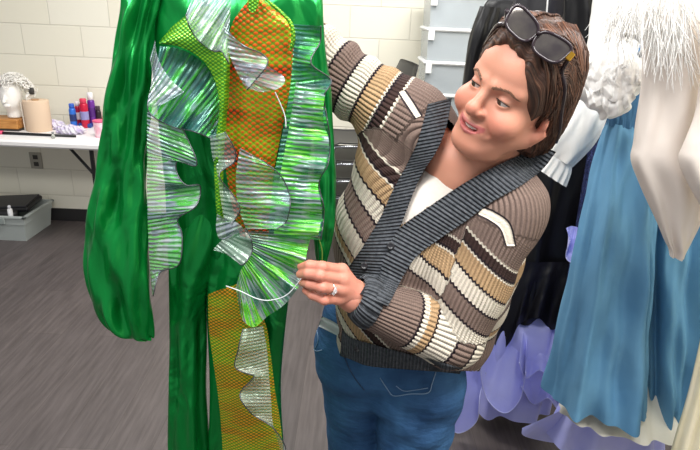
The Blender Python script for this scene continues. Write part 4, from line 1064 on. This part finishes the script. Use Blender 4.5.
# scaled panels
patch('scale_panel', [(250, -2), (233, 22), (227, 50), (222, 90), (222, 130), (226, 170), (232, 205), (240, 236)], [(262, -2), (288, 22), (294, 38), (291, 80), (283, 125), (275, 165), (271, 200), (268, 242)], .966, .966, m_sc_red, cos, 80, 40, bulge=.012, nz=.0016, label='orange and red scaled front panel')
patch('scale_lapel', [(159, 42), (174, 25), (192, 12), (212, 8), (229, 38), (229, 90), (225, 140), (223, 190), (226, 238)], [(160, 44), (180, 47), (200, 58), (213, 76), (219, 100), (218, 125), (214, 150), (215, 190), (218, 238)], .945, .930, m_sc_grn, cos, 90, 24, bulge=.008, label='lime green scaled lapel')
patch('leg_panel', [(208, 294), (209, 330), (213, 360), (218, 395), (221, 425), (223, 460), (226, 540)], [(240, 283), (264, 320), (270, 350), (275, 390), (280, 420), (284, 460), (290, 540)], .962, .962, m_sc_gold, cos, 80, 36, bulge=.014, nz=.001, label='gold scaled panel down one leg')
patch('neck_tab', [(250, -4), (248, 8), (252, 13)], [(259, -4), (259, 2), (255, 12)], .945, .945, m_sc_grn, cos, 16, 8, label='bright green tab at the neckline')
patch('edge_trim', [(262, -3), (286, 20), (291, 36), (289, 50)], [(266, -3), (291, 20), (296, 38), (291, 52)], .950, .952, m_sc_grn, cos, 40, 6, bulge=.003, label='lime trim along the panel edge')
# ruffles: sewn edge, free edge
RUF = [
    ([(155, 40), (158, 58), (168, 76), (184, 92)], [(150, 58), (152, 78), (148, 106), (164, 104)], .935, .915, m_foil_l, .006, 2, None),
    ([(160, 46), (180, 49), (200, 60), (213, 78), (219, 100), (219, 124), (220, 138)], [(150, 92), (148, 109), (158, 120), (176, 128), (192, 131), (208, 137), (220, 141)], .958, .925, m_foil_t, .010, 4, m_wire),
    ([(147, 112), (147, 150), (147, 190), (148, 230), (150, 270), (152, 293)], [(180, 122), (197, 164), (178, 161), (177, 173), (186, 185), (200, 186), (196, 206), (178, 219), (182, 235), (179, 264), (160, 273), (153, 296)], .958, .935, m_foil_m, .010, 5, m_wire),
    ([(196, -12), (213, -10), (230, -6), (230, 18), (228, 44)], [(186, 14), (190, 28), (200, 42), (213, 51), (222, 52), (229, 64)], .935, .905, m_foil_l, .010, 4, m_wire),
    ([(222, 24), (226, 45), (234, 66), (245, 88)], [(242, 46), (262, 54), (267, 65), (247, 90)], .925, .905, m_foil_l, .008, 2.5, m_wire),
    ([(238, 62), (241, 76), (248, 87)], [(268, 66), (284, 77), (281, 87), (264, 92), (249, 89)], .940, .915, m_foil_l, .008, 2.5, None),
    ([(291, 24), (293, 40), (291, 80), (284, 125), (276, 165), (271, 200), (268, 236)], [(321, 26), (320, 42), (311, 63), (331, 80), (324, 96), (327, 118), (330, 140), (328, 164), (319, 183), (324, 210), (321, 240)], .952, .930, m_foil_t, .010, 6, m_wire),
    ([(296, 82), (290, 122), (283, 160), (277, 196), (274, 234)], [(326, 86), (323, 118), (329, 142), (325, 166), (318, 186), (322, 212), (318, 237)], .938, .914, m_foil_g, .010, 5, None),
    ([(240, 148), (236, 175), (238, 205), (246, 229)], [(262, 160), (281, 176), (290, 198), (287, 220), (277, 229)], .945, .918, m_foil_m, .008, 2.5, m_wire),
    ([(210, 136), (212, 155), (217, 174), (220, 195), (224, 220)], [(225, 132), (235, 150), (234, 162), (219, 175), (233, 195), (240, 210), (231, 224)], .930, .912, m_foil_w, .010, 3, m_wire),
    ([(217, 214), (216, 228), (219, 238), (226, 240)], [(224, 218), (236, 222), (243, 229), (238, 234)], .925, .912, m_foil_l, .006, 2, None),
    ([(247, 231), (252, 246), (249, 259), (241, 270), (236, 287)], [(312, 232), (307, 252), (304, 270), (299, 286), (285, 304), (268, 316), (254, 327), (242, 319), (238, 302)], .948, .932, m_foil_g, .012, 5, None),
    ([(213, 250), (222, 240), (237, 230)], [(234, 256), (242, 265), (252, 252), (251, 239), (246, 228)], .925, .902, m_foil_w, .006, 2.5, m_wire),
    ([(263, 326), (267, 350), (269, 375), (271, 400), (273, 424), (282, 455), (290, 480)], [(243, 329), (238, 350), (235, 367), (248, 374), (254, 377), (240, 394), (250, 412), (268, 424), (275, 430), (286, 450), (281, 480)], .942, .918, m_foil_w, .008, 5, m_wire),
]
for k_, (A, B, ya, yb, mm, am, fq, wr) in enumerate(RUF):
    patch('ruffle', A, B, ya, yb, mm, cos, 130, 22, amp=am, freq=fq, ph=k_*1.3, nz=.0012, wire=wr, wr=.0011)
wp = crv([(226, 286), (240, 291), (258, 299), (272, 300), (288, 294), (304, 275)], 30); MB().tube(atv(wp, np.linspace(.925, .915, 30)), .0010, 6).build('ruffle_wire', m_wirew, cos, True, label='pale wire sewn in the ruffle hem')
wp = crv([(275, 92), (280, 103), (285, 116), (286, 128)], 16); MB().tube(atv(wp, .93), .0010, 5).build('drawstring', m_wirew, cos, True)
wp = crv([(318, 236), (322, 250), (322, 266)], 14); MB().tube(atv(wp, .925), .0011, 5).build('thread', mat('olive_thread', '#5c7a2a', .6), cos, True)

# hanger above the picture
hg = thing('clothes_hanger', 'hanger carrying the green costume, gripped at its hook above the picture', 'hanger', HK)
sh0 = at(142, -16, 1.02); sh1 = at(316, -14, 1.02); m_hang = mat('clear_hanger', '#d5d8da', .2)
MB().tube(crv([sh0, (sh0+HK)/2+[0, 0, .012], HK-[0, 0, .02], (sh1+HK)/2+[0, 0, .012], sh1], 30), .005, 8).build('shoulder_bar', m_hang, hg, True)
MB().tube([HK-[0, 0, .02], HK+[0, 0, .02], HK+[.0, 0, .05], HK+[.018, 0, .072], HK+[.036, 0, .055]], .0022, 8).build('hook', m_chrome, hg, True)

# ================================================================== the clothes rack
m_blk1 = mat('black_satin', '#101013', .42, spec=.35, bump=(14, .6, (1, 1, .35))); m_blk2 = mat('black_taffeta', '#131218', .5, spec=.35, bump=(20, .6, (1, 1, .4)))
m_navy = mat('navy_sequins', '#1c2140', .2, metal=.5, bump=(260, 1.), var=(180, '#4d5a96')); m_white = mat('white_cotton', '#f1f0ec', .75, bump=(30, .3, (1, 1, .5)))
m_blue = mat('blue_cotton', '#5f93b9', .7, spec=.25, bump=(11, .9, (1, 1, .55)), var=(5, '#6ea2c4')); m_band = mat('blue_smocking', '#3f7099', .75, bump=(70, .9, (1, 1, .15)))
m_petti = mat('ivory_petticoat', '#eae6d8', .8, bump=(25, .4, (1, 1, .4))); m_lav = mat('lavender_chiffon', '#b2b6fb', .5, bump=(14, .35), var=(6, '#c6c9ff'), Sheen_Weight=.2); m_lavt = mat('lavender_hem', '#cfd2ff', .5)
m_cream = mat('cream_jersey', '#e7ddd4', .7, bump=(18, .25, (1, 1, .5))); m_tulle = mat('white_tulle', '#fdfcfa', .85, Sheen_Weight=.3); m_feather = mat('white_feather', '#f6f5f2', .7)
m_pale = mat('pale_yellow_pleats', '#e6d9a8', .7, bump=(30, .4, (3, 1, .3)), var=(9, '#efe6cc', 1, (4, 1, .4)))
def railp(Y): u = (Y-.55)/2.4; return np.array([.86-.12*u, Y, 1.82])
rk = thing('clothes_rail', 'chrome clothes rail above the picture that the gowns hang from', 'clothes rail', (.8, 1.75, 1.82))
MB().tube([railp(.4), railp(3.98)], .014, 12).build('rail', m_chrome, rk, True)
pe = railp(3.98); MB().lathe([(.04, 0), (.04, .012), (.016, .016)], pe+[0, .018, 0], 20, (0, -1, 0)).build('wall_flange', m_chrome, rk, True)
def strap(px0, px1, Y, mt, parent, r=.004):
    """shoulder loop that hangs a garment from the rail"""
    t = railp(Y); a = at(*px0, Y); b2 = at(*px1, Y)
    MB().tube(crv([a, t+[-.016, 0, -.03], t+[0, 0, .016], t+[.016, 0, -.03], b2], 24), r, 6).build('hanging_loop', mt, parent, True)

# --- black garments at the back
t = thing('black_jacket', 'black jacket hanging farthest back beside the clear bins', 'jacket', at(520, 200, 2.6), 'black garments on the rack')
cloth_tube('jacket_body', [(500, -6, 560, -2, 2.62, .03), (484, 6, 568, 10, 2.62, .06), (482, 60, 572, 64, 2.62, .08), (482, 160, 574, 162, 2.62, .08), (480, 262, 576, 264, 2.62, .08)], m_blk1, t, 72, 50, folds=((6, .012, 0), (11, .005, 1)), a0=.3)
cloth_tube('jacket_sleeve', [(480, 6, 500, 8, 2.52, .03), (470, 36, 492, 40, 2.5, .04), (463, 80, 486, 84, 2.5, .04), (457, 150, 480, 152, 2.5, .04), (452, 215, 476, 217, 2.5, .04)], m_blk1, t, 40, 40, folds=((4, .006, 0),), nz=.004, a0=.4)
strap((500, 4), (556, 6), 2.62, m_blk1, t)
t = thing('black_gown', 'black satin gown directly behind the woman\'s sunglasses, with a thin pale hanging ribbon', 'gown', at(550, 200, 2.25), 'black garments on the rack')
cloth_tube('gown_body', [(520, -14, 600, -10, 2.25, .03), (506, 20, 598, 24, 2.25, .06), (500, 60, 596, 64, 2.25, .08), (498, 140, 600, 142, 2.25, .09), (492, 240, 604, 242, 2.25, .10), (486, 345, 600, 347, 2.25, .11)], m_blk2, t, 80, 60, folds=((7, .016, .4), (12, .006, 1)), nz=.004, a0=.4)
strap((530, -10), (590, -8), 2.25, m_blk2, t)
MB().tube(crv([at(548, -6, 2.13), at(547, 10, 2.12), at(545, 30, 2.12)], 12), .0028, 6).build('ribbon', m_white, t, True, label='thin white hanging ribbon')
t = thing('black_gown', 'long black satin gown below the white sleeve, in front of the other black gown', 'gown', at(545, 250, 1.95), 'black garments on the rack')
cloth_tube('gown_body', [(565, -20, 620, -16, 1.95, .03), (560, 40, 622, 44, 1.95, .05), (540, 100, 612, 104, 1.95, .06), (520, 170, 606, 172, 1.95, .07), (506, 240, 596, 242, 1.95, .08), (498, 300, 586, 302, 1.95, .09), (497, 312, 580, 314, 1.95, .09)], m_blk1, t, 90, 70, folds=((7, .018, 0), (13, .006, 1)), nz=.004, a0=.3)
patch('hem_flounce', [(506, 262), (530, 262), (560, 262), (590, 262)], [(489, 330), (499, 351), (510, 342), (520, 324), (538, 318), (552, 330), (566, 320), (588, 312)], 1.86, 1.83, m_blk2, t, 80, 24, amp=.02, freq=4, nz=.003)
strap((570, -18), (612, -16), 1.95, m_blk1, t)
t = thing('navy_sequin_dress', 'dark navy sequinned dress peeking between the white sleeve and the blue skirt', 'dress', at(605, 200, 1.78))
cloth_tube('dress_body', [(602, -16, 640, -12, 1.78, .02), (600, 60, 636, 64, 1.78, .04), (594, 120, 630, 124, 1.78, .045), (583, 190, 628, 194, 1.78, .05), (570, 270, 626, 274, 1.78, .06), (560, 335, 620, 340, 1.78, .06)], m_navy, t, 60, 60, folds=((6, .010, 0),), a0=.3)
strap((606, -14), (634, -12), 1.78, m_navy, t)
# --- lavender dress
t = thing('lavender_dress', 'lavender chiffon dress whose ruffled tiers hang to the floor behind the woman\'s hip', 'dress', at(510, 380, 1.9))
cloth_tube('dress_skirt', [(572, -18, 600, -15, 2.10, .02), (558, 120, 588, 122, 2.10, .02), (520, 240, 568, 242, 2.09, .03), (484, 320, 562, 322, 1.93, .08), (474, 370, 556, 372, 1.92, .09), (470, 405, 548, 408, 1.92, .09)], m_lav, t, 90, 60, folds=((6, .02, 0), (11, .008, 2)), a0=.3)
strap((575, -16), (597, -14), 2.06, m_lav, t)
for A, B, ya, yb, am, fq in (
    ([(500, 312), (516, 316), (528, 318)], [(484, 345), (481, 374), (488, 400), (505, 413), (520, 399), (526, 372)], 1.90, 1.76, .022, 2.2),
    ([(474, 336), (484, 334), (492, 336)], [(455, 392), (453, 428), (463, 432), (477, 420), (480, 395), (486, 372)], 1.85, 1.78, .02, 2.),
    ([(524, 318), (542, 316), (560, 314)], [(519, 362), (526, 378), (540, 370), (551, 380), (558, 356), (564, 338)], 1.90, 1.78, .022, 2.4),
    ([(530, 350), (545, 352), (556, 350)], [(521, 386), (533, 404), (548, 398), (558, 408), (562, 386)], 1.86, 1.80, .018, 2.4),
    ([(566, 228), (572, 226), (580, 228)], [(570, 240), (566, 256), (572, 262), (580, 252)], 1.74, 1.71, .012, 1.5)):
    fl = patch('tier', A, B, ya, yb, m_lav, t, 80, 20, amp=am, freq=fq, nz=.003)
    n_, m_2 = 80, 20; me = fl.data; Vb = [me.vertices[i*m_2+m_2-1].co[:] for i in range(n_)]
    MB().tube(Vb, .0022, 5).build('rolled_hem', m_lavt, fl, True, label='paler rolled hem')
# --- white blouse
t = thing('white_blouse', 'white blouse with one sleeve hanging to a gathered ruffled cuff above the black gown', 'blouse', at(600, 70, 1.7))
cloth_tube('blouse_body', [(604, -16, 650, -12, 1.7, .02), (594, 20, 652, 24, 1.7, .045), (590, 70, 650, 74, 1.7, .05), (590, 104, 646, 108, 1.7, .04)], m_white, t, 70, 40, folds=((6, .008, 0), (10, .004, 1)), nz=.003, a0=.4)
cloth_tube('blouse_sleeve', [(594, -8, 628, 0, 1.66, .03), (588, 40, 622, 48, 1.64, .04), (579, 80, 612, 92, 1.62, .042), (566, 114, 602, 127, 1.61, .042), (556, 138, 586, 152, 1.60, .034), (549, 153, 572, 167, 1.60, .020)], m_white, t, 60, 60, folds=((5, .006, 0), (9, .003, 1)), nz=.004, a0=.4)
cloth_tube('cuff', [(549, 153, 572, 167, 1.60, .020), (544, 160, 570, 175, 1.60, .026), (537, 168, 565, 186, 1.60, .034)], m_white, t, 72, 14, folds=((14, .008, 0),), a0=.1)
strap((608, -14), (646, -12), 1.7, m_white, t)
# --- blue skirts
def skirt(label, rows, bandrows, Y, ph, hem):
    t = thing('blue_skirt', label, 'skirt', at(rows[0][0], rows[-1][1], Y), 'blue skirts on the rack')
    s = cloth_tube('skirt_cloth', rows, m_blue, t, 120, 90, folds=((6, .030, ph), (11, .016, 1+ph), (19, .006, 2)), nz=.007, a0=.18)
    cloth_tube('waistband', bandrows, m_band, t, 80, 20, folds=((22, .002, 0),), a0=1.)
    strap((bandrows[0][0]+4, bandrows[0][1]), (bandrows[0][2]-4, bandrows[0][3]), Y, m_band, t)
    return t
skirt('blue cotton skirt with dark smocked waist, left of the dark gap', [(608, 122, 650, 126, 1.45, .03), (602, 140, 652, 144, 1.45, .05), (590, 190, 652, 194, 1.45, .07), (575, 265, 650, 269, 1.45, .09), (560, 340, 644, 346, 1.45, .10), (549, 394, 643, 410, 1.45, .11)], [(613, 84, 652, 88, 1.45, .028), (609, 106, 651, 110, 1.45, .028), (607, 125, 651, 129, 1.45, .032)], 1.45, .3, 0)
skirt('blue cotton skirt right of the dark gap, behind the cream leotards', [(652, 122, 706, 124, 1.52, .03), (648, 150, 708, 152, 1.52, .05), (643, 220, 708, 222, 1.52, .07), (641, 300, 702, 302, 1.52, .08), (642, 370, 695, 372, 1.52, .09), (642, 412, 690, 414, 1.52, .09)], [(662, 88, 704, 90, 1.52, .026), (661, 126, 706, 128, 1.52, .03)], 1.52, 1.7, 0)
t = thing('petticoat', 'ivory petticoat showing below the hems of the blue skirts', 'petticoat', at(625, 430, 1.48))
cloth_tube('petticoat_cloth', [(632, 130, 690, 132, 1.56, .01), (616, 260, 690, 262, 1.56, .02), (588, 360, 690, 365, 1.55, .035), (567, 392, 692, 405, 1.51, .07), (560, 410, 692, 427, 1.47, .105)], m_petti, t, 140, 70, folds=((13, .012, 0), (21, .005, 1)), a0=.15)
strap((636, 130), (684, 132), 1.56, m_petti, t, .002)
t = thing('lavender_petticoat', 'lavender petticoat lying lowest, under the ivory petticoat at the floor', 'petticoat', at(600, 450, 1.6))
cloth_tube('petticoat_cloth', [(616, 150, 670, 152, 1.58, .02), (590, 300, 668, 302, 1.58, .05), (568, 390, 664, 394, 1.58, .07), (556, 420, 662, 436, 1.58, .08), (548, 436, 664, 468, 1.58, .09)], m_lav, t, 100, 50, folds=((8, .018, 0), (13, .006, 1)), a0=.2)
patch('tail_flounce', [(562, 410), (580, 418), (600, 432)], [(522, 428), (524, 436), (548, 442), (580, 446), (602, 446)], 1.56, 1.60, m_lav, t, 60, 16, amp=.012, freq=2.5)
strap((622, 150), (664, 152), 1.58, m_lav, t, .002)
# --- cream leotards
t = thing('cream_leotard', 'cream leotard with white feather neckline, hanging in front of the blue skirts', 'leotard', at(680, 250, 1.22), 'cream leotards at the front of the rack')
cloth_tube('leotard_body', [(646, -14, 722, -10, 1.22, .02), (643, 40, 718, 44, 1.22, .035), (640, 95, 712, 99, 1.22, .04), (634, 140, 706, 144, 1.22, .042), (631, 159, 705, 163, 1.22, .042), (639, 182, 704, 187, 1.22, .038), (652, 211, 700, 215, 1.22, .032), (664, 238, 690, 242, 1.22, .022), (670, 250, 685, 253, 1.22, .014), (671, 257, 683, 259, 1.22, .010)], m_cream, t, 80, 90, folds=((5, .005, 0), (8, .003, 1)), nz=.003, a0=.5)
strap((652, -12), (716, -10), 1.22, m_cream, t)
mbf = MB()
for i in range(420):
    c = RNG.random()
    if i < 270: x0, y0, Yf = 648+RNG.normal(0, 1)*10+RNG.uniform(-6, 34), RNG.uniform(-22, 30), 1.16
    else: x0, y0, Yf = 622+RNG.normal(0, 1)*9, RNG.uniform(-16, 20), 1.2
    x0 = min(max(x0, 606), 712); x0 = x0 if i < 270 else max(x0, 612); dx = float(np.clip(RNG.normal(0, 12), -12, 22))+(x0-660)*.18; ln = RNG.uniform(28, 66)*(.85 if i >= 270 else 1)
    Y = Yf+RNG.uniform(-.02, .03); pts = crv([(x0, y0), (x0+dx*.45, y0+ln*.4), (x0+dx+RNG.normal(0, 5), y0+ln)], 8)
    mbf.tube(atv(pts, np.linspace(Y, Y-RNG.uniform(.0, .03), 8)), np.linspace(.0011, .0004, 8), 3, False)
tag(mbf.build('feather_trim', m_feather, t, True), kind='stuff')
t = thing('cream_leotard', 'cream leotard cut by the right picture edge, only its hip curve in view', 'leotard', at(700, 210, 1.12), 'cream leotards at the front of the rack')
cloth_tube('leotard_body', [(712, -14, 770, -10, 1.12, .02), (708, 40, 770, 44, 1.12, .035), (697, 110, 766, 114, 1.12, .04), (684, 145, 764, 149, 1.12, .042), (680, 160, 764, 164, 1.12, .042), (688, 182, 762, 187, 1.12, .038), (701, 206, 758, 210, 1.12, .032), (718, 236, 748, 240, 1.12, .02), (728, 254, 742, 257, 1.12, .010)], m_cream, t, 72, 80, folds=((5, .005, 1), (8, .003, 1)), nz=.003, a0=.5)
strap((716, -12), (764, -10), 1.12, m_cream, t)
# --- tulle rosette on a strappy top
def bowf(P):
    q = P-BC; d = ell(q, (0, 0, 0), (.082, .05, .078)); d = smin(d, ell(q, (.01, -.0, -.055), (.035, .035, .045)), .03)
    x, y, z = q[..., 0], q[..., 1], q[..., 2]
    w = np.sin(52*x+31*z+3*np.sin(40*z))*np.sin(44*z-25*x+30*y+1)
    return d+.007*w+.003*np.sin(95*x-70*z+2*np.sin(60*x))+.003*np.sin(120*z+60*y+50*x)
BC = at(611, 77, 1.38)
t = thing('tulle_bow', 'big crumpled white tulle bow hanging over the blue skirt waist', 'bow', at(612, 75, 1.36))
V, Fq = surfnet(bowf, BC-[.13, .09, .13], BC+[.13, .09, .12], .004); mk('knot', V, Fq, m_tulle, t)
for k_, (A, B) in enumerate([([(590, 60), (606, 54), (620, 58)], [(578, 76), (590, 92), (608, 84), (626, 68)]), ([(610, 70), (622, 66), (636, 70)], [(600, 92), (614, 102), (630, 96), (642, 80)]), ([(600, 52), (612, 48), (626, 54)], [(588, 66), (596, 84), (612, 92), (634, 72)]), ([(584, 84), (590, 70), (598, 62)], [(590, 108), (604, 104), (616, 96), (622, 80)]), ([(604, 88), (616, 84), (628, 82)], [(602, 106), (610, 116), (622, 112), (636, 98)]), ([(620, 52), (634, 56), (642, 66)], [(616, 78), (630, 84), (642, 86), (646, 78)])]):
    patch('loop', A, B, 1.34, 1.30, m_tulle, t, 60, 20, amp=.010, freq=3, ph=k_*1.4, nz=.004, bulge=.02)
strap((604, 60), (620, 60), 1.37, m_tulle, t, .002)
# --- grey clip hanger
p0 = at(621, 34, 1.27); p1 = at(637, 38, 1.26); p2 = at(645, 48, 1.26); p3 = at(643, 54, 1.26)
t = thing('clip_hanger', 'grey clip of a hanger in front of the white tulle bow', 'hanger', p1)
MB().tube(crv([p0, p1, p2, p3], 20), [.0045]*20, 8).build('clip_arm', mat('grey_clip', '#a6abb0', .35, metal=.3), t, True)
MB().lathe([(.008, -.006), (.009, -.005), (.009, .005), (.008, .006)], p3, 16, (0, 1, 0)).build('clip_jaw', mat('clip_jaw', '#8d9298', .4), t, True)
for k_ in range(4): q = p0*(1-k_/4)+p1*(k_/4); MB().lathe([(.0055, -.002), (.0062, 0), (.0055, .002)], q, 12, p1-p0).build('ridge', m_plate, t, True)
MB().tube(crv([p0, at(632, 10, 1.27), railp(1.27)+[-.016, 0, 0], railp(1.27)+[0, 0, .016], railp(1.27)+[.018, 0, 0]], 24), .0018, 6).build('hook', m_chrome, t, True)
# --- pale yellow pleated garment at the corner
t = thing('pale_yellow_dress', 'pale yellow pleated dress cut by the lower right picture corner', 'dress', at(700, 440, 1.2))
cloth_tube('dress_cloth', [(735, 100, 775, 102, 1.2, .02), (722, 250, 775, 252, 1.2, .04), (706, 330, 775, 332, 1.2, .05), (690, 400, 780, 402, 1.2, .06), (676, 448, 785, 450, 1.2, .07), (668, 480, 790, 482, 1.2, .08)], m_pale, t, 120, 60, folds=((16, .008, 0), (25, .003, 1)), a0=.4)
strap((740, 100), (770, 102), 1.2, m_pale, t)
